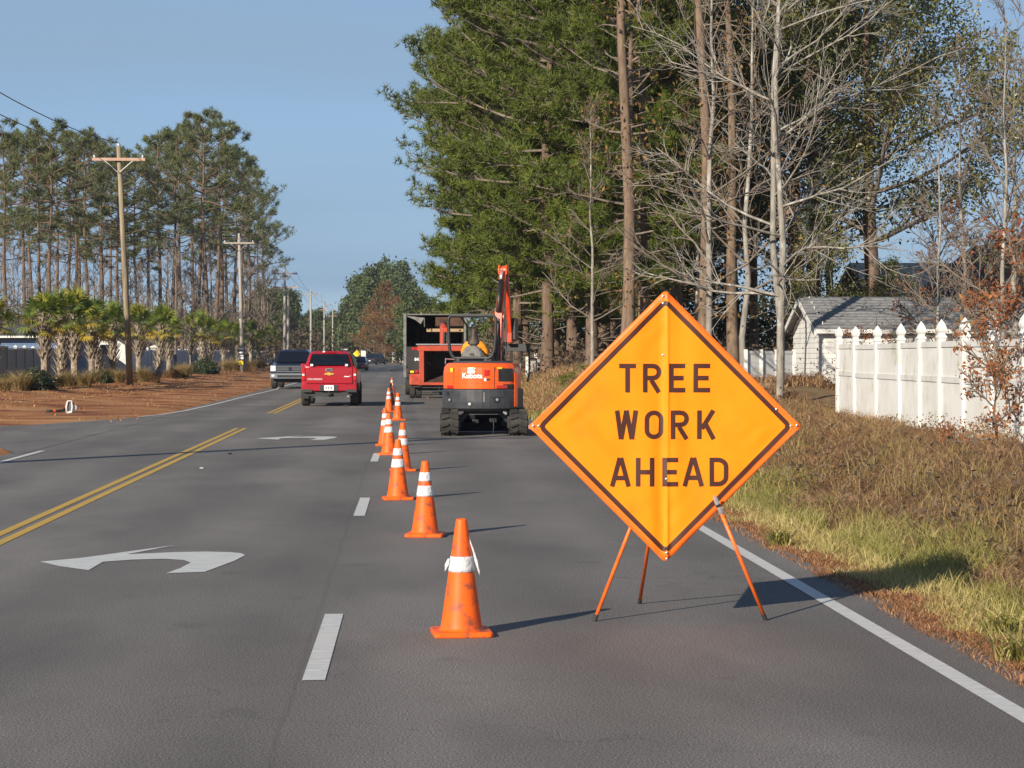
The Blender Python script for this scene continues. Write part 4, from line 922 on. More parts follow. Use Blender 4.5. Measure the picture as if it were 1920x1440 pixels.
for i, (y, x) in enumerate(posts):
    z = fz(y)
    p = bpy.data.objects.new('post', pmesh); C.objects.link(p); p.parent = fen; p.location = (x, y, z); p.rotation_euler = (0, 0, .05)
    c = bpy.data.objects.new('post_cap', cmesh); C.objects.link(c); c.parent = p
    if lastp is not None:
        a = Vector((*lastp[:2], fz(lastp[1]))); b_ = Vector((x, y, z)); d = b_ - a; Ln = d.length; ang = math.atan2(d.y, d.x)
        Mx = Matrix.Translation(a) @ Matrix.Rotation(ang, 4, 'Z')
        for nm, z0, z1, th in (('top_rail', 1.62, 1.72, .03), ('middle_rail', 1.02, 1.12, .03), ('bottom_rail', .06, .18, .03)):
            obj(nm, MB().box(.062, Ln - .062, -th, th, z0, z1, Mx), M_vin, fen)
        # tongue and groove boards: fine ribs, joined
        for z0, z1 in ((.18, 1.02), (1.12, 1.62)):
            prof = []; nb = int((Ln - .13) / .075)
            for k in range(nb):
                u = .065 + (Ln - .13) * k / nb; du = (Ln - .13) / nb
                prof += [(u + .004, .010), (u + du - .004, .010), (u + du - .003, .003), (u + du, .003)]
            V_ = []; 
            for u, v in prof: V_ += [(u, v, z0), (u, v, z1)]
            for u, v in prof: V_ += [(u, -v, z0), (u, -v, z1)]
            n_ = len(prof); Fc = [(2 * k, 2 * k + 2, 2 * k + 3, 2 * k + 1) for k in range(n_ - 1)] + [(2 * (n_ + k), 2 * (n_ + k) + 1, 2 * (n_ + k) + 3, 2 * (n_ + k) + 2) for k in range(n_ - 1)]
            obj('board_panel', MB().add(V_, Fc, Mx), M_vin, fen)
    lastp = (x, y)
# short return fence section seen left of the shed
def plain_fence(name, label, pts, zf, h, m, postw=.06, rails=True, cap=None, group=None, boards=True, bw=.15):
    t = thing(name, label, 'fence', (0, 0, 0), group=group)
    for k in range(len(pts)):
        x, y = pts[k]; z = zf(x, y)
        p = obj('post', MB().box(x - postw, x + postw, y - postw, y + postw, z - .2, z + h + .08), m, t)
        if cap: obj('post_cap', MB().box(x - postw - .03, x + postw + .03, y - postw - .03, y + postw + .03, z + h + .08, z + h + .14), cap, p)
        if k:
            a = Vector((*pts[k - 1], zf(*pts[k - 1]))); d = Vector((x, y, z)) - a; Ln = math.hypot(d.x, d.y); Mx = Matrix.Translation(a) @ Matrix.Rotation(math.atan2(d.y, d.x), 4, 'Z')
            b = MB(); nb = int(Ln / bw); g = .014 if boards is True else bw * .45
            for q in range(nb):
                u = Ln * q / nb; b.box(u + g / 2, u + Ln / nb - g / 2, -.012, .012, .05, h - (0 if boards is True else 0) - .02, Mx)
            obj('board_panel', b, m, t, kind='stuff')
            obj('rail', MB().box(0.05, Ln - .05, -.02, .02, .2, .28, Mx), m, t)
            obj('rail', MB().box(0.05, Ln - .05, -.025, .025, h - .04, h + .04, Mx), cap or m, t)
    return t
plain_fence('picket_fence', 'small white picket fence piece between the excavator bucket and the pines', [(X(988, 84), 84), (X(1010, 84), 86), (X(1030, 84), 88)], lambda x, y: tz(x, y) + .05, .75, M_vin, .05, boards=False, bw=.12)
plain_fence('board_fence', 'low white board fence behind the bare tree, left of the white shed', [(X(1398, 62), 62), (X(1430, 62), 62.3), (X(1462, 62), 62.6), (X(1500, 62), 63)], lambda x, y: .75, 1.0, M_vin, .05)
# --- shed
shy = 66.0; shx = X(1545, shy); gz_ = .35
shed = thing('shed', 'white clapboard shed with grey shingle roof behind the white fence', 'shed', (shx, shy, 0))
D_ = 5.2; Lh = 7.5; ez = Hh(612, shy); rz_ = Hh(556, shy + D_ / 2)
obj('wall_core', MB().prism([(0.02, gz_), (D_ - .02, gz_), (D_ - .02, ez), (D_ / 2, rz_ - .06), (.02, ez)], .03, Lh - .03, 'x'), M_sid, shed)
nr = 14
for k in range(nr):
    z0 = gz_ + (ez - gz_) * k / nr; z1 = gz_ + (ez - gz_) * (k + 1) / nr
    obj('siding_board', MB().prism([(-.02, z0), (.01, z0), (.01, z1 + .01), (-.004, z1)], 0, Lh, 'x'), M_sid, shed)
    obj('siding_board', MB().prism([(-.02, z0), (.01, z0), (.01, z1 + .01), (-.004, z1)], 0, D_, 'x', Matrix(((0, 1, 0, 0), (1, 0, 0, 0), (0, 0, 1, 0), (0, 0, 0, 1)))), M_sid, shed)
ng = 6
for k in range(ng):
    z0 = ez + (rz_ - ez) * k / ng; z1 = ez + (rz_ - ez) * (k + 1) / ng; c_ = D_ / 2 * (k + .5) / ng
    obj('siding_board', MB().prism([(-.02, z0), (.01, z0), (.01, z1 + .01), (-.004, z1)], c_, D_ - c_, 'x', Matrix(((0, 1, 0, 0), (1, 0, 0, 0), (0, 0, 1, 0), (0, 0, 0, 1)))), M_sid, shed)
for s in (0, 1):
    rf = MB(); n_ = 12; ya, yb = (-.25, D_ / 2) if s == 0 else (D_ + .25, D_ / 2); za, zb = ez - .10, rz_
    for k in range(n_):
        y0 = ya + (yb - ya) * k / n_; y1 = ya + (yb - ya) * (k + 1) / n_; z0 = za + (zb - za) * k / n_; z1 = za + (zb - za) * (k + 1) / n_
        obj('shingle_row', MB().prism([(y0, z0 - .03), (y0, z0 + .035), (y1 + (y1 - y0) * .2, z1 + .01), (y1, z1 - .03)], -.3 - .003 * (k % 2), Lh + .3, 'x'), M_shin, shed)
obj('eave_trim', MB().box(-.3, Lh + .3, -.29, -.255, ez - .2, ez - .08), M_sid, shed)
obj('rake_trim', MB().prism([(-.25, ez - .14), (D_ / 2, rz_ - .04), (D_ + .25, ez - .14), (D_ + .25, ez - .28), (D_ / 2, rz_ - .2), (-.25, ez - .28)], -.33, -.302, 'x'), M_sid, shed)
obj('gable_vent', MB().box(-.05, -.022, D_ / 2 - .2, D_ / 2 + .2, ez + .2, ez + .55), M_grey, shed)
# --- houses behind
hy = 112.; hx0 = X(1640, hy); hs = thing('house', 'tan roofed house mostly hidden behind brush beyond the white shed', 'house', (hx0, hy, 0))
hL = X(1830, hy) - hx0; e2 = Hh(540, hy); r2 = Hh(491, hy + 5)
obj('wall', MB().prism([(0, -.2), (10, -.2), (10, e2 - .5), (5, r2 - .5), (0, e2 - .5)], .1, hL - .1, 'x'), M_brick, hs)
obj('roof', MB().prism([(-.5, e2 - .25), (5, r2), (10.5, e2 - .25), (10.5, e2 - .5), (5, r2 - .25), (-.5, e2 - .5)], -.3, hL + .3, 'x'), M_tanroof, hs)
obj('window', MB().box(1.2, 2.2, -.06, -.0, 1.3, 2.5), M_glass, hs)
hy = 98.; hx0 = X(1790, hy); hs = thing('house', 'dark brown gabled house at the right edge behind the russet leaves', 'house', (hx0, hy, 0))
obj('wall', MB().prism([(0, -.2), (6, -.2), (6, 3.7), (3, 6.2), (0, 3.7)], 0, 9, 'y'), M_brick, hs)
obj('roof', MB().prism([(-.4, 3.7), (3, 6.5), (6.4, 3.7), (6.4, 3.95), (3, 6.75), (-.4, 3.95)], -.3, 9.3, 'y'), M_hroof, hs)
obj('window', MB().box(2.4, 3.6, -.05, -.0, 2.0, 3.4), M_glass, hs); obj('downpipe', MB().cyl((-.05, -.08, 0), (-.05, -.08, 3.8), .06), M_creamtrim, hs)
# --- left: vinyl fence with pillars
XF = -17.6
fp = [(XF, y) for y in np.arange(88, 300, 2.44)]
lf = thing('panel_fence', 'long pale grey blue panel fence with white caps behind the palms', 'fence', (0, 0, 0))
bmz = MB(); Lp = 2.32
for q in range(15):
    u = Lp * q / 15; bmz.box(-.014, .014, u + .008, u + Lp / 15 - .008, .06, 1.66)
bme = bmz.mesh('board_panel'); bme.materials.append(M_lvin)
rme = MB().box(-.03, .03, 0, Lp, 1.66, 1.74).mesh('top_rail'); rme.materials.append(M_vin)
pme = MB().box(-.065, .065, -.06, .06, -.1, 1.78).mesh('post'); pme.materials.append(M_lvin)
cme = MB().loft([sqs(.085, 1.78), sqs(.085, 1.81), sqs(.01, 1.87)]).mesh('post_cap'); cme.materials.append(M_vin)
def inst(me, parent, loc=(0, 0, 0), name=None, rz=0, kind=None):
    o = bpy.data.objects.new(name or me.name.split('.')[0], me); C.objects.link(o); o.parent = parent; o.location = loc; o.rotation_euler = (0, 0, rz)
    if kind: o['kind'] = kind
    return o
for x, y in fp:
    z = tz(x, y) - .05 if y < 330 else 0
    p = inst(pme, lf, (x, y, z)); inst(cme, p)
    inst(bme, lf, (x, y + .06, z), kind='stuff'); inst(rme, lf, (x, y + .06, z))
M_pil = mat('pillar stucco', (.34, .33, .34), (.28, .27, .28), sc=4, rough=.9, bump=.3)
pils = [(4, 96), (277, 141), (347, 164), (410, 194), (485, 250)]
pil0 = None
for i, (px, y) in enumerate(pils):
    lb = 'square fence pillar with a wide cream cap, ' + ['cut by the left edge of the picture', 'just right of the big wooden pole', 'in the middle gap of the palm row', 'short way left of the placarded pole', 'small and farthest, right of the placarded pole'][i]
    x = XF + .05
    if pil0 is None:
        pil0 = thing('fence_pillar', lb, 'pillar', (x, y, tz(x, y)), group='pillars along the palm fence')
        obj('shaft', MB().box(-.3, .3, -.3, .3, -.2, 1.88), M_pil, pil0, bevel=.01)
        obj('cap', MB().loft([sqs(.42, 1.88), sqs(.42, 1.96), sqs(.34, 1.98), sqs(.05, 2.10)]), M_creamtrim, pil0)
    else: dup(pil0, (x, y, tz(x, y)), 0, lb)
# --- blue house far left
by = 118.; bh = thing('house', 'blue sided house with dark roof behind the palms at the far left', 'house', (X(-60, by), by, 0))
bw_ = X(116, by) - X(-60, by)
zt = Hh(633, by); 
for k in range(13):
    z0 = .2 + (zt - .2) * k / 13; z1 = .2 + (zt - .2) * (k + 1) / 13
    obj('siding_board', MB().prism([(-.03, z0), (.0, z0), (.0, z1), (-.008, z1)], 0, bw_, 'x'), M_bluesid, bh)
obj('wall', MB().box(0.01, bw_ - .01, 0, 9, 0, zt), M_bluesid, bh)
obj('roof', MB().loft([[(-.4, -.45, zt), (bw_ + .4, -.45, zt), (bw_ + .4, 9.4, zt), (-.4, 9.4, zt)], [(2, 3.5, zt + .7), (bw_ - 2, 3.5, zt + .7), (bw_ - 2, 5.5, zt + .7), (2, 5.5, zt + .7)]]), M_hroof, bh)
obj('gutter', MB().box(-.4, bw_ + .4, -.55, -.452, zt - .02, zt + .08), M_creamtrim, bh)
hx0 = X(196, 135); h3 = thing('house', 'small white gabled house end glimpsed between the palm trunks', 'house', (hx0, 135, 0))
obj('wall', MB().prism([(-1.4, 0), (1.4, 0), (1.4, 2.1), (0, 3.0), (-1.4, 2.1)], 0, 6, 'y'), M_sid, h3)
obj('roof', MB().prism([(-1.7, 1.95), (0, 3.1), (1.7, 1.95), (1.7, 2.1), (0, 3.25), (-1.7, 2.1)], -.2, 6.2, 'y'), M_hroof, h3)
obj('window', MB().box(-.25, .25, -.05, -.01, 1.7, 2.25), M_glass, h3)
wy = 455; wh = thing('white_wall', 'low white wall far down the road left of the chip truck', 'wall', (X(735, wy), wy, 0))
obj('panel', MB().box(0, X(775, wy) - X(735, wy), 0, .3, 0, 2.0), M_vin, wh); obj('coping', MB().box(-.1, X(775, wy) - X(735, wy) + .1, -.05, .35, 2.0, 2.1), M_creamtrim, wh)
# --- utility poles and wires
M_insul = mat('glass insulator', (.7, .72, .75), rough=.2)
poles = [(None, 29.5, 9.4, 1), (245, 110, 11.5, 1), (455, 188, 11.3, 1), (534, 268, 11.6, 2), (583, 352, 11.4, 1), (608, 428, 11.5, 3), (624, 497, 11.5, 3), (633, 560, 10.5, 3)]
pole_labels = ['tall wooden pole outside the left edge whose shadow crosses the road', 'nearest wooden utility pole with a pink crossarm, left of the palms', 'grey utility pole with white placards and a yellow sign on its foot', 'distant utility pole with two stacked pink crossarms above the dark blue pickup', 'thin dark utility pole with one wide crossarm above the crimson pickup', 'very distant utility pole with a single slanting arm, right of the dark one', 'second very distant pole with a bracket arm, above the road gap', 'farthest short utility pole beside the big green tree']
tops = []
for i, (px, y, h, nk) in enumerate(poles):
    x = X(px, y) if px else -11.6
    if i == 0: x = -11.35
    lean = {1: (-.55, 0), 2: (-.28, 0)}.get(i, (0, 0))
    z = 0.1 if i else 0
    t = thing('utility_pole', pole_labels[i], 'utility pole', (x, y, z), group='utility poles along the left side')
    m_ = M_pole if i < 2 else M_pole2
    r0 = (.23, .165, .165)[i] if i < 3 else .2
    def at(zz): return Vector((lean[0] * zz / h, 0, zz))
    obj('shaft', MB().tube([(0, 0, -.5), at(h * .5), at(h)], [r0, r0 * .82, r0 * .62], 12), m_, t, smooth=True)
    ca = h - (.65 if nk < 3 else .8); arms = [ca] + ([ca - 1.6] if nk == 2 else [])
    aw = 1.25 if i < 3 else 1.5
    if nk == 3:
        obj('bracket_arm', MB().tube([at(ca - .4), at(ca) + Vector((1.2, -.1, .25))], .06, 6), M_pole2, t); obj('cross_arm', MB().box(-.9, .9, -.17, -.08, ca - .9, ca - .8), M_arm, t)
    else:
        for zz in arms:
            c_ = at(zz); obj('cross_arm', MB().box(c_.x - aw, c_.x + aw, -.24, -.13, zz - .07, zz + .07), M_arm if i in (1, 3, 0) else M_pole2, t, bevel=.01)
            for s in (-1, 1): obj('arm_brace', MB().tube([(c_.x + s * aw * .55, -.20, zz - .05), (c_.x + s * .02, -.18, zz - .62)], .022, 6), M_creamtrim if i < 2 else M_pole2, t)
            for s in (-.92, .9): obj('insulator', MB().lathe([(.02, 0), (.05, .03), (.035, .08), (.05, .11), (.02, .15)], 8, Matrix.Translation((c_.x + s * aw, -.185, zz + .07))), M_insul, t)
    obj('top_insulator', MB().lathe([(.03, 0), (.06, .04), (.04, .1), (.05, .14), (.01, .18)], 8, Matrix.Translation(at(h))), M_insul, t)
    if i == 2:
        for k, (zz, wd, hh) in enumerate(((1.35, .22, .32), (1.75, .18, .14), (2.05, .18, .14))): obj('placard', MB().box(-wd - .12, wd - .12, -.24, -.22, zz - hh / 2, zz + hh / 2), M_wst, t)
        obj('yellow_sign', MB().prism([(-.35, .75), (.05, .75), (.08, 1.0), (-.05, 1.12), (-.35, 1.1)], -.24, -.22, 'y'), M_yst, t)
        obj('cable_guard', MB().tube([(.17, -.1, 0), (.17, -.1, 2.6)], .05, 6), M_dk, t)
    if i == 3: obj('second_shaft', MB().tube([(.35, 1.0, 0), (.35, 1.0, 8.8)], [.2, .14], 8), M_pole2, t)
    tops.append((Vector((x, y, z)), lean, h, ca, aw))
def wire(p, q, sag, label, r=.008, grp='power lines strung between the poles'):
    n_ = 16; pts = [p.lerp(q, k / n_) - Vector((0, 0, sag * 4 * (k / n_) * (1 - k / n_))) for k in range(n_ + 1)]
    tag(obj('power_line', MB().tube(pts, r, 5, cap=False), M_wire), label, 'power line', grp)
def ptop(i, side, off=0):
    b_, lean, h, ca, aw = tops[i]; lx = lean[0]
    return b_ + (Vector((lx, 0, h + .15)) if side == 0 else Vector((lx * ca / h + side * aw * .9, -.185, ca + .22)))
pn = ['from outside the left edge to the nearest pole', 'from the nearest pole to the placarded pole', 'from the placarded pole to the double armed pole', 'from the double armed pole to the dark pole', 'from the dark pole to the slanting arm pole', 'between the two bracket arm poles', 'to the farthest short pole']
for i in range(len(tops) - 1):
    for s, nm in ((0, 'topmost'), (-1, 'left hand'), (1, 'right hand')):
        r_ = .018 if i == 0 else (.012 if i == 1 else .016)
        if i == 0 and s == 1: continue
        wire(ptop(i, s), ptop(i + 1, s), .9 + .2 * (s == 1) - .45 * (i == 0 and s == -1), nm + ' overhead wire ' + pn[i], r_)
# second, farther row of thin poles on the left and a cross wire
sp2 = [(557, 468, 7.6), (566, 520, 7.2), (571, 545, 9.6), (577, 600, 9.2)]
for k, (px, y, h) in enumerate(sp2):
    t = thing('utility_pole', 'thin pale pole in the far cluster above the crimson pickup, ' + ORD[k] + ' from the left', 'utility pole', (X(px, y), y, 0), group='thin far poles')
    obj('shaft', MB().tube([(0, 0, 0), (0, 0, h)], [.2, .14], 8), M_pole2, t); obj('cross_arm', MB().box(-1.3, 1.3, -.2, -.1, h - .5, h - .35), M_arm, t)
t = thing('utility_pole', 'thin grey pole standing among the far trees behind the chip truck', 'utility pole', (X(790, 240), 240, 0))
obj('shaft', MB().tube([(0, 0, 0), (0, 0, Hh(584, 240))], [.12, .10], 8), M_pole2, t)
pa = Vector((X(790, 240), 240, Hh(588, 240))); wire(pa, Vector((X(608, 428), 428, 7.5)), .8, 'thin wire crossing the road above the far cars', .018, None)
# road signs far away
sg = thing('warning_sign', 'small yellow diamond warning sign far off above the approaching sedan', 'road sign', (X(669, 330), 330, 0))
obj('post', MB().tube([(0, 0, 0), (0, 0, 2.4)], .05, 6), M_steel, sg); obj('sign_plate', MB().prism([(-.55, 1.75), (0, 1.2), (.55, 1.75), (0, 2.3)], -.08, -.05, 'y'), M_yst, sg); obj('side_plate', MB().box(.6, 1.3, -.08, -.05, 1.2, 2.2), M_creamtrim, sg)
sg = thing('street_name_sign', 'small white street blade sign on a thin post beyond the crimson pickup', 'road sign', (X(645, 310), 310, 0))
obj('post', MB().tube([(0, 0, 0), (0, 0, 2.4)], .05, 6), M_steel, sg); obj('blade', MB().box(-.45, .45, -.08, -.05, 2.25, 2.42), M_creamtrim, sg)
# leaf blower on the mulch
bx0, by0 = X(137, 66), 65.5
lbw = thing('leaf_blower', 'red and white backpack leaf blower resting on the mulch by the side road', 'leaf blower', (bx0, by0, tz(bx0, by0)), R(20)); lbw.scale = (.7, .7, .7)
obj('engine_shell', MB().loft([[(.20 * math.cos(R(a)) * k_, .06 + o_, .25 + .22 * math.sin(R(a)) * k_) for a in range(0, 360, 30)] for o_, k_ in ((0, .8), (.05, 1), (.14, 1), (.2, .7))]), M_chip, lbw, bevel=.01)
obj('harness_frame', MB().tube([(-.17, -.04, 0), (-.18, -.05, .25), (-.13, -.05, .46), (.02, -.05, .48), (.06, -.05, .25), (.03, -.06, 0), (-.17, -.04, 0)], .035, 8), M_vin, lbw, smooth=True)
obj('back_pad', MB().box(-.15, .03, -.03, .05, .06, .43), M_grey, lbw, bevel=.02)
obj('fan_cover', MB().cyl((.12, .0, .2), (.12, .06, .2), .13, n=16), M_vin, lbw)
obj('fuel_tank', MB().box(-.16, .16, -.02, .2, 0, .09), M_vin, lbw, bevel=.02)
tb = obj('blower_tube', MB().tube([(-.2, .1, .12), (-.35, .05, .08), (-.8, .0, .07), (-.98, -.02, .07)], .055, 10), M_blk, lbw, smooth=True)
obj('tube_band', MB().tube([(-.62, .017, .078), (-.72, .008, .075)], .062, 10), M_kor, tb)
# log pieces behind the sign
for k, (px, y) in enumerate(((1425, 58), (1440, 58.6), (1455, 58))):
    x = X(px, y); z = tz(x, y)
    o = tag(obj('log', MB().cyl((-.25, 0, .13), (.25, .1, .13), .13 - .02 * k, n=12), mat('cut log %d' % k, (.35, .24, .14), (.2, .13, .08), sc=8, rough=.9), loc=(x, y, z)), 'cut log on the bank by the sign, ' + ['left piece', 'middle piece', 'right piece next to the bare trunk'][k], 'log', 'cut logs on the bank')
# ======================= VEGETATION =======================
M_bark = mat('pine bark', (.115, .075, .052), (.19, .13, .095), sc=3, rough=.95, stretch=(3, 3, .7), bump=.8, bs=12)
M_barkL = mat('pale grey bark', (.20, .18, .155), (.31, .285, .245), sc=4, rough=.9, stretch=(2, 2, .6), bump=.6, bs=20, c3=(.42, .40, .36), s3=3, l3=.56, h3=.64)
M_barkR = mat('reddish pine bark', (.13, .088, .06), (.22, .155, .105), sc=3, rough=.95, stretch=(3, 3, .7), bump=.6, bs=12)
M_twig = mat('grey brown twig', (.155, .125, .10), (.22, .18, .145), sc=3, rough=.9)
M_pine = mat('pine needles', (0, 0, 0), tint=[(.048, .072, .013), (.105, .14, .022), (.20, .22, .035)], rough=.55, spec=.3, transl=.25)
M_pineD = mat('far pine needles', (0, 0, 0), tint=[(.06, .08, .035), (.125, .15, .055), (.22, .23, .09)], rough=.6, spec=.3, transl=.25)
M_pineFar = mat('distant tree leaves', (0, 0, 0), tint=[(.05, .075, .025), (.09, .12, .035), (.13, .165, .05)], rough=.6, transl=.2)
M_oak = mat('evergreen oak leaves', (0, 0, 0), tint=[(.06, .075, .025), (.15, .16, .045), (.32, .25, .07)], rough=.4, spec=.5, transl=.2)
M_rus = mat('russet leaves', (0, 0, 0), tint=[(.16, .05, .022), (.30, .10, .035), (.40, .19, .06)], rough=.6, transl=.3)
M_rusB = mat('brown hanging leaves', (0, 0, 0), tint=[(.12, .06, .025), (.22, .11, .035), (.33, .19, .06)], rough=.7, transl=.3)
M_olive = mat('olive thicket', (0, 0, 0), tint=[(.055, .045, .022), (.09, .085, .03), (.14, .13, .05)], rough=.7, transl=.2)
M_brn = mat('brown thicket', (0, 0, 0), tint=[(.07, .048, .034), (.13, .09, .06), (.18, .13, .08)], rough=.8, transl=.2)
M_palm = mat('palm fronds', (0, 0, 0), tint=[(.065, .12, .02), (.19, .25, .04), (.52, .38, .06)], rough=.45, spec=.4, transl=.25)
M_boot = mat('palm boots', (.20, .155, .11), (.42, .35, .27), sc=5, rough=.9)
M_shrub = mat('dark shrub leaves', (0, 0, 0), tint=[(.02, .032, .014), (.045, .065, .025), (.10, .12, .06)], rough=.4, transl=.15)
M_muhly = mat('tan ornamental grass', (0, 0, 0), tint=[(.20, .13, .05), (.36, .26, .10), (.46, .36, .17)], rough=.7, transl=.35)
M_green = mat('verge grass', (0, 0, 0), tint=[(.14, .16, .04), (.33, .305, .075), (.56, .45, .19)], rough=.6, transl=.35)
M_dry = mat('dry weeds', (0, 0, 0), tint=[(.22, .11, .06), (.42, .245, .125), (.62, .43, .23)], rough=.8, transl=.3)
M_straw = mat('pine straw needles', (0, 0, 0), tint=[(.26, .10, .04), (.42, .19, .08), (.5, .3, .15)], rough=.8, transl=.1)
def V3(x, y, z): return np.array([x, y, z], float)
def grow(rng, p, d, L, r0, r1, n=5, wander=.12, up=0.0):
    pts = [p]; d = d / np.linalg.norm(d); st = L / (n - 1)
    for k in range(n - 1):
        d = d + rng.normal(0, wander, 3) + V3(0, 0, up); d = d / np.linalg.norm(d); pts.append(pts[-1] + d * st)
    return np.array(pts), np.linspace(r0, r1, n)
def side_dir(rng, d, ang):
    d = d / np.linalg.norm(d); a = np.cross(d, rng.normal(size=3)); a /= np.linalg.norm(a)
    return d * math.cos(ang) + a * math.sin(ang)
def pine(seed, H, hb, Rr, nb, tufts, nl, nw, trunk_r=.22, top=.55, open_=.0, K=9, needM=None, lean=0.02, dead=12, sub=9):
    """returns (trunk V,F), (limb V,F), (crown V,F,tint)"""
    rng = np.random.default_rng(seed); n = 10
    tp = np.array([V3(lean * z * math.sin(seed) + .1 * math.sin(z * .5 + seed), lean * z * math.cos(seed), z) for z in np.linspace(-.3, H * .98, n)])
    tr = trunk_r * (1 - np.linspace(0, 1, n) * .88); tr[0] *= 1.25
    def tpos(z): return np.array([np.interp(z, tp[:, 2], tp[:, k]) for k in range(3)])
    limbs = []; pos = []; dr = []
    for i in range(nb):
        t = (i + rng.uniform(-.4, .4)) / nb; t = min(max(t, 0), 1); h = hb + (H - hb) * t
        prof = math.sin(math.pi * min(1, (t * (1 - top) + top * t ** 1.0) * .86 + .14)) ** .6 if top > .5 else (1 - t) ** .6
        L = Rr * max(.18, prof) * rng.uniform(.45, 1.15); az = i * 2.4 + rng.uniform(-.5, .5); el = -.15 + .75 * t + rng.uniform(-.15, .15)
        d = V3(math.cos(az) * math.cos(el), math.sin(az) * math.cos(el), math.sin(el))
        pts, rad = grow(rng, tpos(h), d, L, .02 + .012 * L, .012, 6, .09, .045); limbs.append((pts, rad))
        for j in range(sub):
            s = rng.uniform(.25 + open_, 1) ** .8; q = s * 5; k = min(int(q), 4); p = pts[k] + (pts[k + 1] - pts[k]) * (q - k); bd = pts[k + 1] - pts[k]; bd /= np.linalg.norm(bd)
            a = rng.uniform(.4, 1.1) * rng.choice([-1, 1]); sd = V3(bd[0] * math.cos(a) - bd[1] * math.sin(a), bd[0] * math.sin(a) + bd[1] * math.cos(a), bd[2] + rng.uniform(-.05, .5))
            l2 = L * .32 * (1.15 - s * .6) + .25; p2, r2 = grow(rng, p, sd, l2, .014, .008, 4, .15, .08); limbs.append((p2, r2))
            for _ in range(tufts):
                u = rng.uniform(.3, 1.0); q2 = u * 3; k2 = min(int(q2), 2); pp = p2[k2] + (p2[k2 + 1] - p2[k2]) * (q2 - k2); pos.append(pp + rng.normal(0, .07 + .03 * l2, 3)); dd = (p2[3] - p2[0]) / l2 + V3(0, 0, .55); dr.append(dd)
    for i in range(dead):
        h = rng.uniform(hb * .3, hb * 1.05); az = rng.uniform(0, 6.28); L = rng.uniform(.4, 1.6) * (Rr / 4)
        limbs.append(grow(rng, tpos(h), V3(math.cos(az), math.sin(az), rng.uniform(-.2, .3)), L, .03, .01, 5, .15, 0))
    pos = np.array(pos); dr = nrm(np.array(dr))
    V, Fx, t = needles(pos, dr, K, nl, nw, rng, .95)
    return np_tubes([(tp, tr)], 9), np_tubes(limbs, 4), (V, Fx, t)
def bare(seed, H, spread, stems=((0, 0),), n1=18, n2=7, n3=4, n4=0, r=.16, elev=(.2, 1.0), first=.25, wmin=.009, sides=5):
    rng = np.random.default_rng(seed); B = []; tips = []; trunkB = []
    for sx, sy in stems:
        n = 9; zz = np.linspace(-.2, H, n); lean = rng.normal(0, .02, 2)
        pts = np.array([V3(sx * min(1, max(0, z - 1.2) / 2.5) + lean[0] * z + rng.normal(0, .04), sy * min(1, max(0, z - 1.2) / 2.5) + lean[1] * z + rng.normal(0, .04), z) for z in zz]); pts[0] = V3(0, 0, -.2)
        rad = r * (1 - np.linspace(0, 1, n) * .86); trunkB.append((pts, rad))
        for i in range(n1):
            t = first + (1 - first) * (i + rng.uniform(0, 1)) / n1; q = t * (n - 1); k = min(int(q), n - 2); p = pts[k] + (pts[k + 1] - pts[k]) * (q - k)
            az = i * 2.4 + rng.uniform(-.6, .6); el = elev[0] + (elev[1] - elev[0]) * t + rng.uniform(-.15, .15)
            L = spread * (1.15 - t * .75) * rng.uniform(.6, 1.1); d = V3(math.cos(az) * math.cos(el), math.sin(az) * math.cos(el), math.sin(el))
            r1 = max(wmin * 1.5, r * (1 - t) * .38 + .012); b1 = grow(rng, p, d, L, r1, r1 * .35, 7, .11, .03); B.append(b1)
            for j in range(n2):
                s = rng.uniform(.2, 1); q1 = s * 6; k1 = min(int(q1), 5); p1 = b1[0][k1] + (b1[0][k1 + 1] - b1[0][k1]) * (q1 - k1); bd = b1[0][k1 + 1] - b1[0][k1]
                d2 = side_dir(rng, bd, rng.uniform(.4, .9)) + V3(0, 0, .15); L2 = L * rng.uniform(.25, .45) * (1.3 - s * .6)
                b2 = grow(rng, p1, d2, L2, max(wmin, r1 * .4), wmin * .8, 5, .13, .03); B.append(b2)
                for m_ in range(n3):
                    s2 = rng.uniform(.25, 1); q2 = s2 * 4; k2 = min(int(q2), 3); p2 = b2[0][k2] + (b2[0][k2 + 1] - b2[0][k2]) * (q2 - k2)
                    d3 = side_dir(rng, b2[0][k2 + 1] - b2[0][k2], rng.uniform(.4, .9)); b3 = grow(rng, p2, d3, L2 * rng.uniform(.3, .55), wmin * .8, wmin * .5, 4, .14, .03); B.append(b3); tips.append(b3[0][-1]); tips.append(b3[0][2])
    return np_tubes(trunkB, 9), np_tubes(B, sides if sides < 5 else 4), np.array(tips)
def tree_thing(name, label, cat, parts, loc, rz=0, sc=1, group=None):
    t = thing(name, label, cat, loc, rz, group); t.scale = (sc, sc, sc)
    for nm, me in parts: inst(me, t, name=nm, kind='stuff' if nm in ('limbs', 'branches', 'leaves', 'hanging_leaves') else None)
    return t
def tm(nm, VF, m, tint=None, smooth=False):
    return np_mesh(nm, VF[0], [VF[1]], tint=VF[2] if len(VF) > 2 else None, m=m, smooth=smooth)
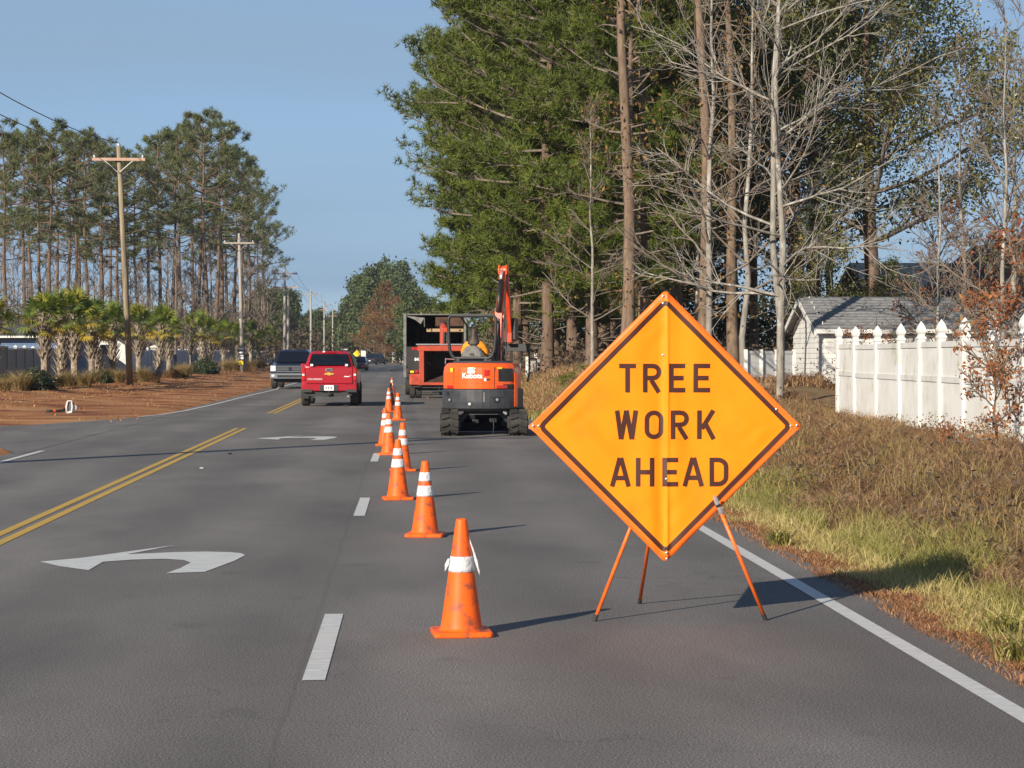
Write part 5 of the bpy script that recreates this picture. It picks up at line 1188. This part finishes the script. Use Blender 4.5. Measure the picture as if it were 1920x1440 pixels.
# ---- big green pines at right
big = []
for sd, H, hb, Rr in ((1, 20, 3.0, 4.6), (2, 22, 2.6, 5.0), (5, 19, 3.8, 4.2)):
    a, b_, c_ = pine(sd, H, hb, Rr, 95, 7, .34, .042, trunk_r=.24, K=10, sub=11)
    big.append([('trunk', tm('trunk', a, M_bark, smooth=True)), ('limbs', tm('limbs', b_, M_twig)), ('crown', tm('crown', c_, M_pine))])
bigspots = [(868, 104, 0, 1.02), (905, 122, 1, 1.0), (948, 92, 1, .95), (985, 106, 2, 1.05), (1022, 84, 0, 1.0), (1040, 100, 1, 1.0), (1070, 90, 2, 1.05), (1108, 80, 1, .95), (1125, 102, 0, 1.05), (1168, 86, 2, 1.0), (1190, 108, 1, 1.05), (935, 135, 0, 1.1), (1085, 125, 1, 1.1), (1150, 92, 1, .95), (1205, 96, 0, 1.05), (1232, 101, 1, 1.0), (1175, 73, 2, .82), (1215, 80, 0, .86), (1262, 118, 2, 1.2)]
for i, (px, y, k, s) in enumerate(sorted(bigspots)):
    x = max(X(px, y), 4.6)
    tree_thing('pine_tree', 'tall green pine, %s trunk from the left in the roadside stand behind the excavator' % ordw(i), 'pine tree', big[k], (x, y, tz(x, y) - .05), i * 1.3, s, 'green pines behind the excavator')
# ---- slender trunks with high crowns behind the sign
slim = []
for sd, H in ((11, 21), (12, 23), (13, 20)):
    a, b_, c_ = pine(sd, H, H * .66, 3.0, 18, 5, .32, .05, trunk_r=.20, K=8, dead=34, sub=8)
    rng = np.random.default_rng(sd + 50); n_ = 1300; z = rng.uniform(2, 15, n_); az = rng.uniform(0, 6.28, n_); rr_ = .25 + rng.exponential(.55, n_)
    cl = (np.sin(z * 1.3 + sd) > -.2); pos = np.stack([np.cos(az) * rr_, np.sin(az) * rr_, z], 1)[cl]
    slim.append([('trunk', tm('trunk', a, M_barkR, smooth=True)), ('limbs', tm('limbs', b_, M_twig)), ('crown', tm('crown', c_, M_pine)), ('hanging_leaves', tm('hanging_leaves', leaves(pos, .075, rng), M_rusB))])
slimspots = [(1178, 64, 1, 1), (1212, 74, 2, 1.15), (1268, 80, 1, 1.1), (1327, 61, 0, .75), (1378, 72, 2, .95), (1412, 90, 0, 1), (1500, 95, 1, 1), (1560, 105, 2, 1)]
for i, (px, y, k, s) in enumerate(slimspots):
    x = X(px, y)
    tree_thing('pine_tree', 'slender brown pine trunk with hanging leaves, %s from the left behind the orange sign' % ORD[i], 'pine tree', slim[k], (x, y, tz(x, y) - .05), i * 2.1, 1.0 * (.85 + .15 * s), 'slender pines behind the sign')
# ---- pale bare tree beside the sign
a, b_, tips = bare(21, 15.5, 5.2, stems=((-.16, 0), (.20, .1)), n1=24, n2=10, n3=5, r=.10, elev=(-.02, 1.1), first=.16, wmin=.0075)
x = X(1463, 55); tree_thing('bare_tree', 'pale bare tree with two upright stems right of the orange sign', 'tree', [('trunk', tm('trunk', a, M_barkL, smooth=True)), ('branches', tm('branches', b_, M_barkL))], (x, 55, tz(x, 55) - .05), 2.2)
# thinner bare trees around it
bares = []
for sd in (31, 32, 33):
    a, b_, tips = bare(sd, 11, 3.0, n1=22, n2=7, n3=4, r=.09, elev=(.3, 1.1), first=.2, wmin=.009)
    rng = np.random.default_rng(sd); sel = tips[rng.uniform(size=len(tips)) < .35]
    bares.append(([('trunk', tm('trunk', a, M_barkL, smooth=True)), ('branches', tm('branches', b_, M_twig))], ('leaves', tm('leaves', leaves(sel + rng.normal(0, .06, sel.shape), .07, rng), M_rusB))))
bs = [(1330, 57, 0, 1.1, 0), (1395, 66, 1, 1.15, 1), (1755, 54, 2, .62, 0), (1810, 60, 1, .8, 1), (1880, 50, 0, .8, 0), (1930, 57, 2, .9, 0), (1110, 66, 0, .7, 1), (1310, 76, 1, .9, 1)]
for i, (px, y, k, s, lv) in enumerate(sorted(bs)):
    x = X(px, y); x = max(x, 4.9)
    tree_thing('sapling', 'thin twiggy bare tree at the wood edge, %s from the left in the right half' % ORD[i], 'tree', bares[k][0] + ([bares[k][1]] if lv else []), (x, y, tz(x, y) - .05), i * 1.7, s, 'thin bare trees at the right wood edge')
# ---- evergreen oak at upper right
def oak(seed, H, spread, nleaf, size, m, mb, n1=16, cl=.28, first=.3, dens=1.0, r=.3, elev=(.1, 1.0)):
    a, b_, tips = bare(seed, H, spread, n1=n1, n2=8, n3=4, r=r, elev=elev, first=first, wmin=.012)
    rng = np.random.default_rng(seed + 7); base = tips[rng.integers(0, len(tips), nleaf)]; tb = (np.sin(base[:, 0] * 1.1 + 1) * np.sin(base[:, 2] * .9) * .3 + .45)
    pos = base + rng.normal(0, cl, base.shape); return [('trunk', tm('trunk', a, mb, smooth=True)), ('limbs', tm('limbs', b_, M_twig)), ('crown', tm('crown', leaves(pos, size, rng, tintbase=tb), m))]
ok = oak(41, 13.5, 7.0, 46000, .074, M_oak, M_bark, n1=22, cl=.30, first=.32)
x = X(1640, 80); tree_thing('evergreen_oak', 'broad evergreen oak with sky showing through, above the white shed', 'tree', ok, (x, 80, .6), 0, 1.16)
ok2 = oak(42, 11, 4.6, 9000, .10, M_oak, M_bark, n1=18, cl=.28, first=.3)
x = X(1480, 88); tree_thing('evergreen_oak', 'dark leafy evergreen tree behind the pale bare tree', 'tree', ok2, (x, 88, .6), 1, 1.15)
x = X(1330, 98); tree_thing('evergreen_oak', 'leafy evergreen tree filling in behind the slender pine trunks', 'tree', ok2, (x, 98, .6), 3, 1.2)
x = X(1520, 84); tree_thing('evergreen_oak', 'olive leafed evergreen tree between the bare tree and the broad oak', 'tree', ok, (x, 84, .6), 2.1, 1.1)
x = X(1400, 96); tree_thing('evergreen_oak', 'tall olive leafed tree behind the twigs left of the pale bare tree', 'tree', ok, (x, 100, .6), 5.1, 1.3)
x = X(1560, 72); tree_thing('evergreen_shrub_tree', 'small bright leafed evergreen tree over the shed roof', 'tree', ok2, (x, 74, .5), 4.4, .48)
x = X(1690, 76); tree_thing('evergreen_shrub_tree', 'low green leafy tree between the shed and the tan roof', 'tree', ok2, (x, 78, .5), 2.4, .36)
# sparse tree at right edge
ro = oak(43, 9, 3.6, 3000, .075, M_oak, M_barkL, n1=18, cl=.10, r=.12)
x = X(1905, 62); tree_thing('sparse_tree', 'sparsely leafed tree reaching up at the right edge of the picture', 'tree', ro, (x, 62, .4), .5)
rr1 = oak(44, 4.6, 2.2, 480, .07, M_rus, M_twig, n1=14, cl=.07, r=.05, first=.12)
rr2 = oak(45, 3.4, 1.7, 1500, .06, M_rus, M_twig, n1=14, cl=.08, r=.04, first=.1)
for i, (px, y, k, s, lb) in enumerate(((1868, 31.5, 1, .62, 'small oak sapling with rusty orange leaves in front of the fence at the right edge'), (1925, 33.5, 1, .9, 'russet leafed sapling cut by the right edge before the fence'), (1840, 58, 0, .85, 'orange brown leafed young tree above the last fence posts'), (1610, 51.8, 1, .5, 'leggy sapling with a few red leaves at the far fence end'), (1760, 62, 0, 1.0, 'young tree with sparse orange leaves behind the middle fence posts'))):
    x = X(px, y); tree_thing('oak_sapling', lb, 'sapling', (rr1, rr2)[k], (x, y, tz(x, y) - .03), i * 1.9, s, 'russet oak saplings')
# ---- left wood: tall pines with bare trunks
tall = []
for sd, H, f, Rr in ((61, 22, .52, 4.4), (62, 24, .58, 4.0), (63, 21, .48, 5.0), (64, 23, .62, 3.6)):
    a, b_, c_ = pine(sd, H, H * f, Rr, 32, 4, .48, .065, trunk_r=.25, K=6, dead=10, sub=7, open_=.3)
    tall.append([('trunk', tm('trunk', a, M_bark, smooth=True)), ('limbs', tm('limbs', b_, M_bark)), ('crown', tm('crown', c_, M_pineD))])
rngs = random.Random(8)
trunks = [(-25, 175, 232), (11, 190, 232), (45, 200, 250), (77, 182, 248), (93, 188, 235), (108, 205, 255), (127, 215, 262), (141, 200, 255), (166, 193, 245), (192, 220, 275), (207, 235, 285), (222, 210, 290), (258, 225, 305), (281, 240, 280), (302, 214, 262), (323, 230, 255), (342, 222, 240), (372, 236, 225), (388, 205, 215), (405, 243, 225), (419, 250, 262), (439, 262, 290), (450, 285, 300), (468, 300, 330), (485, 330, 365), (497, 350, 400), (60, 240, 262), (150, 245, 275), (240, 262, 300), (330, 268, 262), (365, 282, 250), (12, 260, 258), (425, 300, 300)]
for i, (px, y, ty_) in enumerate(sorted(trunks)):
    x = X(px, y); hh = Hh(ty_, y, px); k = i % 4; base = (22, 24, 21, 23)[k]
    tree_thing('pine_tree', 'tall bare trunked pine in the left wood, %s trunk counted from the left edge' % ordw(i), 'pine tree', tall[k], (x, y, -.2), rngs.uniform(0, 6.28), hh / base, 'tall pines of the left wood')
lb_ = []
for sd in (71, 72, 73):
    a, b_, tips = bare(sd, 10, 3.2, n1=18, n2=7, n3=4, r=.12, elev=(.3, 1.1), first=.15, wmin=.019, sides=3)
    lb_.append([('trunk', tm('trunk', a, M_twig, smooth=True)), ('branches', tm('branches', b_, M_twig))])
k_ = 0
for i in range(46):
    px = -20 + i * 11.6 + rngs.uniform(-6, 6); y = rngs.uniform(165, 230) if px < 380 else rngs.uniform(230, 330); x = X(px, y)
    tree_thing('bare_tree', 'twiggy leafless tree under the left pines, %s from the left edge' % ordw(i), 'tree', lb_[i % 3], (x, y, -.1), rngs.uniform(0, 6), rngs.uniform(.7, 1.25) * y / 200, 'leafless understory of the left wood')
# ---- thickets (nobody could count them)
def thicket(name, pts, hfun, n, size, m, seed, depth=4, stems=True):
    rng = np.random.default_rng(seed); pts = np.array(pts, float); seg = rng.uniform(0, len(pts) - 1, n); k = seg.astype(int); f = (seg - k)[:, None]
    base = pts[k] * (1 - f) + pts[k + 1] * f; xy = base + rng.normal(0, depth / 2, (n, 2)); hm = hfun(seg / (len(pts) - 1)) * (.72 + .28 * np.sin(seg * 7.3 + seed) * np.sin(seg * 17.1)) * (1 - .35 * rng.uniform(0, 1, n) ** 3)
    z = hm * rng.uniform(0, 1, n) ** .8; pos = np.column_stack([xy, z]); cell = np.sin(pos[:, 0] * 1.3 + seed) * np.sin(pos[:, 2] * 1.9 + pos[:, 1] * .5) * .3 + .45
    me = tm(name, leaves(pos, size, rng, tintbase=cell), m); o = obj(name, me); o['kind'] = 'stuff'; return o
thicket('wood_thicket', [(X(-80, 215), 215), (X(140, 225), 225), (X(330, 240), 240), (X(470, 330), 330)], lambda s: 7.2 + 0 * s, 34000, .22, M_brn, 1, 9)
thicket('wood_thicket', [(X(-80, 260), 260), (X(200, 280), 280), (X(480, 380), 380)], lambda s: 7.0 + 0 * s, 16000, .35, M_olive, 2, 10)
thicket('hedge_thicket', [(X(1010, 112), 112), (X(1150, 108), 108), (X(1330, 104), 104), (X(1500, 100), 100)], lambda s: 5.0 + 1.5 * s, 26000, .13, M_olive, 3, 5)
thicket('undergrowth', [(X(1040, 92), 92), (X(1200, 82), 82), (X(1440, 74), 74)], lambda s: 2.6 + 0 * s, 22000, .085, M_brn, 4, 4)
thicket('bramble_thicket', [(X(1590, 84), 84), (X(1720, 84), 84), (X(1950, 80), 80)], lambda s: 3.4 + 1.4 * s, 24000, .075, M_brn, 5, 4)
thicket('bramble_thicket', [(X(1730, 60), 60), (X(1930, 52), 52), (X(2050, 50), 50)], lambda s: 2.5 + .7 * s, 12000, .05, M_brn, 9, 3)
thicket('fence_foot_brambles', [(X(1600, 50) - .3, 50), (X(1765, 39) - .35, 39), (X(1922, 32.3) - .35, 32.3)], lambda s: .45 + .5 * s, 8000, .028, M_rusB, 12, .45)
thicket('distant_woods', [(-150, 520), (-60, 560), (-25, 590), (10, 600), (80, 560), (200, 500)], lambda s: 12.0 + 0 * s, 26000, .8, M_pineFar, 6, 18)
thicket('distant_woods', [(X(395, 400), 400), (X(470, 430), 430), (X(560, 480), 480)], lambda s: 9.0 + 0 * s, 9000, .55, M_brn, 7, 8)
thicket('far_shrubbery', [(X(650, 540), 540), (X(700, 520), 520), (X(790, 440), 440)], lambda s: 3.2 + 0 * s, 5000, .3, M_olive, 8, 4)
# ---- far trees
dome = []
for sd, m_ in ((81, M_pineFar), (82, M_pineFar), (83, M_rusB)):
    dome.append(oak(sd, 11, 4.6, 11000 if m_ is M_pineFar else 6000, .26 if m_ is M_pineFar else .16, m_, M_bark, n1=20, cl=.45 if m_ is M_pineFar else .25, first=.12, r=.22))
far = [(470, 420, 560, 0), (495, 400, 545, 1), (525, 430, 548, 0), (548, 470, 552, 1), (572, 520, 590, 0), (592, 540, 585, 1), (612, 560, 600, 0), (630, 520, 590, 1), (655, 560, 575, 0), (676, 520, 530, 1), (706, 500, 500, 0), (738, 490, 505, 1), (758, 480, 525, 0), (778, 400, 545, 1), (800, 260, 560, 0), (835, 220, 575, 1)]
for i, (px, y, ty_, k) in enumerate(far):
    x = X(px, y); hh = Hh(ty_, y, px)
    tree_thing('broad_tree', 'far rounded green tree down the road, %s from the left' % ORD[i], 'tree', dome[k], (x, y, -.2), i * 1.1, hh / 12.2, 'far green trees')
for i, (px, y, ty_) in enumerate(((702, 470, 565), (722, 462, 530), (745, 455, 555), (716, 450, 600))):
    x = X(px, y); tree_thing('russet_tree', 'far rust brown tree in front of the big green crown, ' + ['leftmost', 'tallest', 'rightmost', 'lowest'][i] + ' of four', 'tree', dome[2], (x, y, -.1), i, Hh(ty_, y, px) / 12.2, 'far rust coloured trees')
# ---- palms
def frond(seed, n=15, L=.62, pet=.75):
    rng = np.random.default_rng(seed); V = []; Fx = []
    # petiole along +X then fan
    droop = .25
    for s in (-.012, .012): V += [V3(0, s, 0), V3(pet, s, .04)]
    Fx = [(0, 1, 3), (0, 3, 2)]; c = V3(pet, 0, .04)
    for k in range(n):
        a = -1.9 + 3.8 * k / (n - 1) + rng.normal(0, .05); l = L * (1 - .12 * abs(a)) * rng.uniform(.88, 1.08); d = V3(math.cos(a), math.sin(a), .10 - .22 * abs(math.sin(a))); side = V3(-math.sin(a), math.cos(a), 0) * .034
        m1 = c + d * l * .55; tip = c + d * l + V3(0, 0, -droop * l * rng.uniform(.4, 1.4)); o = len(V)
        V += [c - side * .3, c + side * .3, m1 - side, m1 + side, tip]; Fx += [(o, o + 1, o + 3), (o, o + 3, o + 2), (o + 2, o + 3, o + 4)]
    V = np.array(V); t = np.full(len(V), .0) + rng.uniform(.15, .55); return V, np.array(Fx), t
def frond_mesh(seed, tt):
    V, Fx, t = frond(seed); return np_mesh('frond', V, [Fx], tint=np.full(len(V), tt), m=M_palm)
fr_g = [frond_mesh(s, t) for s, t in ((1, .15), (2, .35), (3, .5), (4, .65))]; fr_y = [frond_mesh(5, .85), frond_mesh(6, 1.0)]
def palm_trunk(seed, H, boots):
    rng = np.random.default_rng(seed); b = MB(); lean = rng.normal(0, .04)
    pts = [(lean * z, 0, z) for z in np.linspace(-.1, H, 7)]; b.tube(pts, [.17, .155, .15, .155, .17, .18, .16], 10)
    z0 = boots
    for k in range(70):
        z = z0 + (H - z0) * k / 70; a = k * 2.4; l = rng.uniform(.28, .42); o = Vector((math.cos(a), math.sin(a), 0)); c = Vector((lean * z, 0, z)) + o * .13; tip = c + o * l * .75 + Vector((0, 0, l)); s = Vector((-o.y, o.x, 0)) * .045
        b.add([c - s, c + s, c + Vector((0, 0, -.07)), tip - s * .7, tip + s * .7, tip - o * .03 + Vector((0, 0, .0))], [(0, 1, 4, 3), (0, 3, 2), (1, 2, 4), (2, 3, 4), (0, 5, 1), (3, 5, 4)])
    me = b.mesh('trunk'); me.materials.append(M_boot); return me, lean
ptr = [palm_trunk(1, 2.85, .9), palm_trunk(2, 2.85, 1.1), palm_trunk(3, 2.85, .4)]
palms = [(-14, 93, 3.0), (84, 99, 3.2), (113, 103, 3.1), (140, 107, 3.0), (172, 112, 3.0), (184, 116, 3.2), (213, 122, 3.2), (260, 133, 3.1), (296, 145, 3.2), (317, 152, 3.2), (360, 167, 3.1), (380, 176, 3.2), (397, 184, 3.0), (419, 195, 3.1), (432, 204, 3.2), (446, 214, 3.1), (470, 231, 3.3), (482, 242, 3.2), (502, 262, 3.3), (516, 278, 3.4)]
rp_ = random.Random(3)
for i, (px, y, s3) in enumerate(palms):
    x = X(px, y); k = i % 3; me, ln = ptr[k]; sc = s3 / 3.05 * rp_.uniform(1.0, 1.15)
    t = thing('palm_tree', 'cabbage palm with criss-cross trunk before the fence, %s from the left edge' % ORD[i], 'palm tree', (x, y, tz(x, y) - .03), rp_.uniform(0, 6.28), 'cabbage palms along the left fence'); t.scale = (sc, sc, sc)
    inst(me, t, name='trunk'); nf = 40 if y < 160 else 26
    for j in range(nf):
        el = 1.4 - 2.0 * (j / nf) ** 1.1 + rp_.uniform(-.15, .15); old = j > nf * .8
        me_ = rp_.choice(fr_y) if (old and rp_.random() < .7) else rp_.choice(fr_g)
        f_ = inst(me_, t, (ln * 3, 0, 2.9 - .35 * j / nf)); f_.rotation_euler = (rp_.uniform(-.5, .5), -el, j * 2.4 + rp_.uniform(-.2, .2)); q = rp_.uniform(.75, 1.02) * (.9 if old else 1); f_.scale = (q, q, q)
# ---- ornamental grasses, shrubs
def clump(seed, n, h, rad, m, lean=.7, w=.02):
    rng = np.random.default_rng(seed); a = rng.uniform(0, 6.28, n); r = rad * rng.uniform(0, 1, n) ** .7 * .35; pos = np.stack([np.cos(a) * r, np.sin(a) * r, np.zeros(n)], 1)
    V, Fx, t = blades(pos, h * rng.uniform(.6, 1.1, n), np.full(n, w), rng, lean=lean); return np_mesh('clump', V, Fx, tint=t, m=m)
cl_m = [clump(s, 420, .95, .7, M_muhly, .75, .016) for s in (1, 2, 3)]
gs = [(37, 88, 1.1), (110, 97, .9), (125, 101, 1), (160, 103, 1), (176, 108, .9), (205, 113, 1), (224, 112, .9), (268, 118, 1.1), (332, 140, 1.1), (345, 142, 1.2), (352, 148, 1), (402, 172, 1.1), (426, 182, 1.4), (440, 190, 1.4), (474, 212, 1.3), (490, 225, 1.4), (7, 84, .8)]
for i, (px, y, s) in enumerate(sorted(gs)):
    x = X(px, y); o = inst(cl_m[i % 3], None, (x, y, tz(x, y) - .02), 'ornamental_grass', i); o.scale = (s, s, s * .95)
    tag(o, 'tan ornamental grass clump in the mulch under the palms, %s from the left' % ORD[i], 'grass clump', 'ornamental grass clumps under the palms')
def ball(seed, n, R_, size, m, name='shrub'):
    rng = np.random.default_rng(seed); d = rand_dirs(rng, n); r = R_ * rng.uniform(.55, 1, n) ** .5 * (1 + .22 * np.sin(d[:, 0] * 5 + seed) * np.sin(d[:, 1] * 4 + 2)); pos = d * r[:, None]; pos[:, 2] = np.abs(pos[:, 2] + R_ * .25) * 1.0
    return tm(name, leaves(pos, size, rng), m)
sb_ = [ball(1, 2400, .62, .06, M_shrub), ball(2, 2000, .6, .06, M_shrub)]; sb_br = ball(3, 1400, .6, .05, M_rusB)
for i, (px, y, s, k, lb) in enumerate(((60, 89, 1.15, 0, 'big dark green rounded shrub at the left in front of the first palm'), (78, 90.5, .95, 1, 'dark shrub leaning against the right side of the big left one'), (385, 165, 1.5, 0, 'dark green shrub in the middle of the palm row'), (372, 163, 1.1, 1, 'smaller green shrub left of the middle dark one'), (192, 112, .9, 1, 'low dark shrub below the palms left of the big pole'), (150, 104, .7, 2, 'low russet shrub under the second palm group'), (240, 119, .9, 2, 'russet low shrub at the foot of the big wooden pole'), (282, 121, .8, 2, 'russet low shrub just right of the big wooden pole'), (8, 92, .9, 0, 'dark shrub cut by the left edge'), (318, 136, .8, 2, 'russet low shrub between tan grasses'), (455, 190, 1.0, 2, 'brown low shrub at the foot of the placarded pole'))):
    x = X(px, y); o = inst((sb_ + [sb_br])[k], None, (x, y, tz(x, y) - .05), 'shrub', i); o.scale = (s, s, s); tag(o, lb, 'shrub', None)
for i, (px, y, s) in enumerate(((1058, 70, .55), (1072, 66, .6), (1045, 74, .45), (1095, 72, .6))):
    x = X(px, y); o = inst(ball(20 + i, 700, .6, .07, M_pine), None, (x, y, tz(x, y) - .05), 'laurel_bush', i); o.scale = (s, s, s * .8)
    tag(o, 'low leafy green bush on the bank left of the sign, %s' % ['second from the left', 'in front', 'leftmost', 'nearest the sign edge'][i], 'shrub', 'leafy bushes on the bank')
# ---- grass and weeds on the right verge
rng = np.random.default_rng(77)
def scatter(n, x0, x1, y0, y1, pw=1.7):
    u = rng.uniform(0, 1, n); y = (y0 ** (1 - pw) + u * (y1 ** (1 - pw) - y0 ** (1 - pw))) ** (1 / (1 - pw)); x = rng.uniform(x0, x1, n); return x, y
def put(name, x, y, h, w, m, lean, t=None, bend=.5, z0=-.01):
    pos = np.column_stack([x, y, terr(x, y) + z0]); V, Fx, tt = blades(pos, h, w, rng, lean=lean, tint=t, bend=bend); o = obj(name, np_mesh(name, V, Fx, tint=tt, m=m)); o['kind'] = 'stuff'; return o
def nzf(x, y, s=1.0): return .5 + .25 * np.sin(x * 2.3 * s + 1.1 * np.sin(y * .9 * s)) + .25 * np.sin(y * 1.7 * s + 1.3 * np.sin(x * 3.1 * s))
edge = lambda y: 3.42 + .12 * np.sin(y * 2.1) + .08 * np.sin(y * 5.3)
x, y = scatter(80000, 3.3, 5.2, 11, 62); k = (nzf(x * 1.7, y * 1.3) > .22) & (x > edge(y) + .22 * rng.uniform(0, 1, len(x)) ** 2) & (nzf(x, y) + rng.uniform(-.5, .5, len(x)) > .25) & (x < 4.6 + .4 * np.sin(y * .7) + rng.uniform(-.3, .3, len(x)))
x, y = x[k], y[k]; g = nzf(x, y, .6); put('green_grass', x, y, (.10 + .16 * sstep(3.5, 4.3, x)) * rng.uniform(.5, 1.2, len(x)), .005 + .00018 * y, M_green, .6, np.clip(.55 - .35 * g + rng.uniform(-.2, .45, len(x)) + .35 * (x < 3.9), 0, 1))
x, y = scatter(210000, 4.2, 9.6, 12, 66, 1.5); k = (x > 4.4 + .4 * np.sin(y * .7) + rng.uniform(-.5, .5, len(x))) & (nzf(x, y, 1.4) + rng.uniform(-.7, .7, len(x)) > .3)
x, y = x[k], y[k]; g = nzf(x, y, .8); put('dry_weeds', x, y, (.10 + .20 * g) * (1 + .9 * sstep(6, 9, x)) * rng.uniform(.4, 1.25, len(x)), .0042 + .00018 * y, M_dry, 1.5, np.clip(.05 + .55 * g + rng.normal(0, .25, len(x)), 0, 1), .9)
x, y = scatter(170, 4.9, 9.3, 12.5, 54, 1.4); x = np.repeat(x, 55) + rng.normal(0, .11, 170 * 55); y = np.repeat(y, 55) + rng.normal(0, .13, 170 * 55); put('tall_dry_stems', x, y, .22 + .34 * rng.uniform(0, 1, len(x)) ** 2, .006 + .0001 * y, M_muhly, .6, None, .5)
x, y = scatter(60000, 3.16, 3.95, 10.5, 55, 1.8); k = rng.uniform(size=len(x)) < np.exp(-np.abs(x - edge(y)) * 5.5); x, y = x[k], y[k]
put('pine_straw', x, y, .06 * rng.uniform(.5, 1.3, len(x)), .0032 + .00013 * y, M_straw, 2.0, None, .2, .012)
x, y = scatter(70000, 3.4, 11.5, 60, 112, 1.2); g = nzf(x, y, .5); put('bank_weeds', x, y, (.12 + .3 * g) * rng.uniform(.4, 1.3, len(x)), .028 + 0 * y, M_dry, .8, np.clip(.2 + .5 * g + rng.normal(0, .2, len(x)), 0, 1), .7)
x, y = scatter(20000, 3.3, 6.5, 55, 112, 1.2); put('bank_grass', x, y, .18 * rng.uniform(.5, 1.3, len(x)), .025 + 0 * y, M_green, .7, np.clip(.4 + rng.normal(0, .25, len(x)), 0, 1))
# low brambles and fallen leaves among the weeds
x, y = scatter(26000, 4.6, 9.6, 13, 60, 1.5); k = nzf(x, y, 1.1) * .6 + .4 * nzf(x + 7, y - 3, 2.6) > .55; x, y = x[k], y[k]
for nm, m_, a_, b_, sz, hh in (('fallen_leaves', M_rusB, 0, .55, .03, .12), ('low_brambles', M_brn, .45, 1, .028, .30)):
    i0, i1 = int(len(x) * a_), int(len(x) * b_); xx, yy = x[i0:i1], y[i0:i1]; pos = np.column_stack([xx, yy, terr(xx, yy) + .01 + hh * rng.uniform(0, 1, len(xx)) ** 1.5])
    o = obj(nm, tm(nm, leaves(pos, sz * (1 + yy[:, None] / 60), rng), m_)); o['kind'] = 'stuff'
x, y = scatter(9000, 4.3, 9.4, 12, 60, 1.5); put('bent_straw', x, y, .34 * rng.uniform(.5, 1.3, len(x)), .005 + .00018 * y, M_muhly, 1.9, None, .6)
# clumps of longer green blades
for i, (px, py) in enumerate(((1462, 1025), (1880, 1190), (1560, 960), (1750, 1030), (1905, 1240))):
    p = G(px, py); y_ = p.y; x_ = p.x; me = clump(90 + i, 130, .26, .3, M_green, .8, .012); o = inst(me, None, (x_, y_, tz(x_, y_)), 'grass_tuft', i)
    tag(o, 'taller green grass tuft on the right verge, ' + ['left of the sign shadow', 'near the right picture edge', 'behind the sign edge', 'above the sign shadow end', 'lowest at the picture edge'][i], 'grass tuft', 'green tufts on the verge')
# loose straw and litter on the left mulch
x = -rng.uniform(6.9, 18, 9000); y = rng.uniform(57, 200, 9000); k = rng.uniform(size=len(x)) < .25 + .6 * (x < -11.5); x, y = x[k], y[k]
pos = np.column_stack([x, y, terr(x, y) + .01]); V_, F_, t_ = blades(pos, .10 * rng.uniform(.4, 1.4, len(x)), .025 + 0 * x, rng, lean=2.2); o = obj('mulch_straw', np_mesh('mulch_straw', V_, F_, tint=t_, m=M_straw)); o['kind'] = 'stuff'
# small bits lying on the road
M_lit = mat('pale litter', (.38, .37, .35), rough=.7); M_litd = mat('dark litter', (.03, .025, .02), rough=.8)
lit = [(379, 879, 0, .035, 'tiny pale chip on the turn lane between the two arrows'), (430, 852, 1, .04, 'tiny dark chip beside the double yellow line'), (647, 763, 1, .10, 'small dark scrap on the road behind the crimson pickup')]
for i, (px, py, d, s, lb) in enumerate(lit):
    p = G(px, py); b = MB().prism([(-s, -s * .5), (s * .6, -s * .8), (s, s * .3), (-.2 * s, s * .7)], .005, .005 + s * .5, 'z')
    o = obj('litter_scrap', b, M_litd if d else M_lit, loc=(p.x, p.y, 0), rot=(0, 0, i)); tag(o, lb, 'litter')
# air: the far trees fade a little to blue
M_haze = bpy.data.materials.new('haze'); M_haze.use_nodes = True; nt = M_haze.node_tree; nt.nodes.remove(nt.nodes['Principled BSDF'])
pv = nt.nodes.new('ShaderNodeVolumePrincipled'); pv.inputs['Color'].default_value = (.72, .82, 1, 1); pv.inputs['Density'].default_value = .00013; pv.inputs['Anisotropy'].default_value = .1
nt.links.new(pv.outputs[0], nt.nodes['Material Output'].inputs['Volume'])
hz = obj('haze', MB().box(-400, 400, -40, 900, -3, 34), M_haze); hz['kind'] = 'stuff'
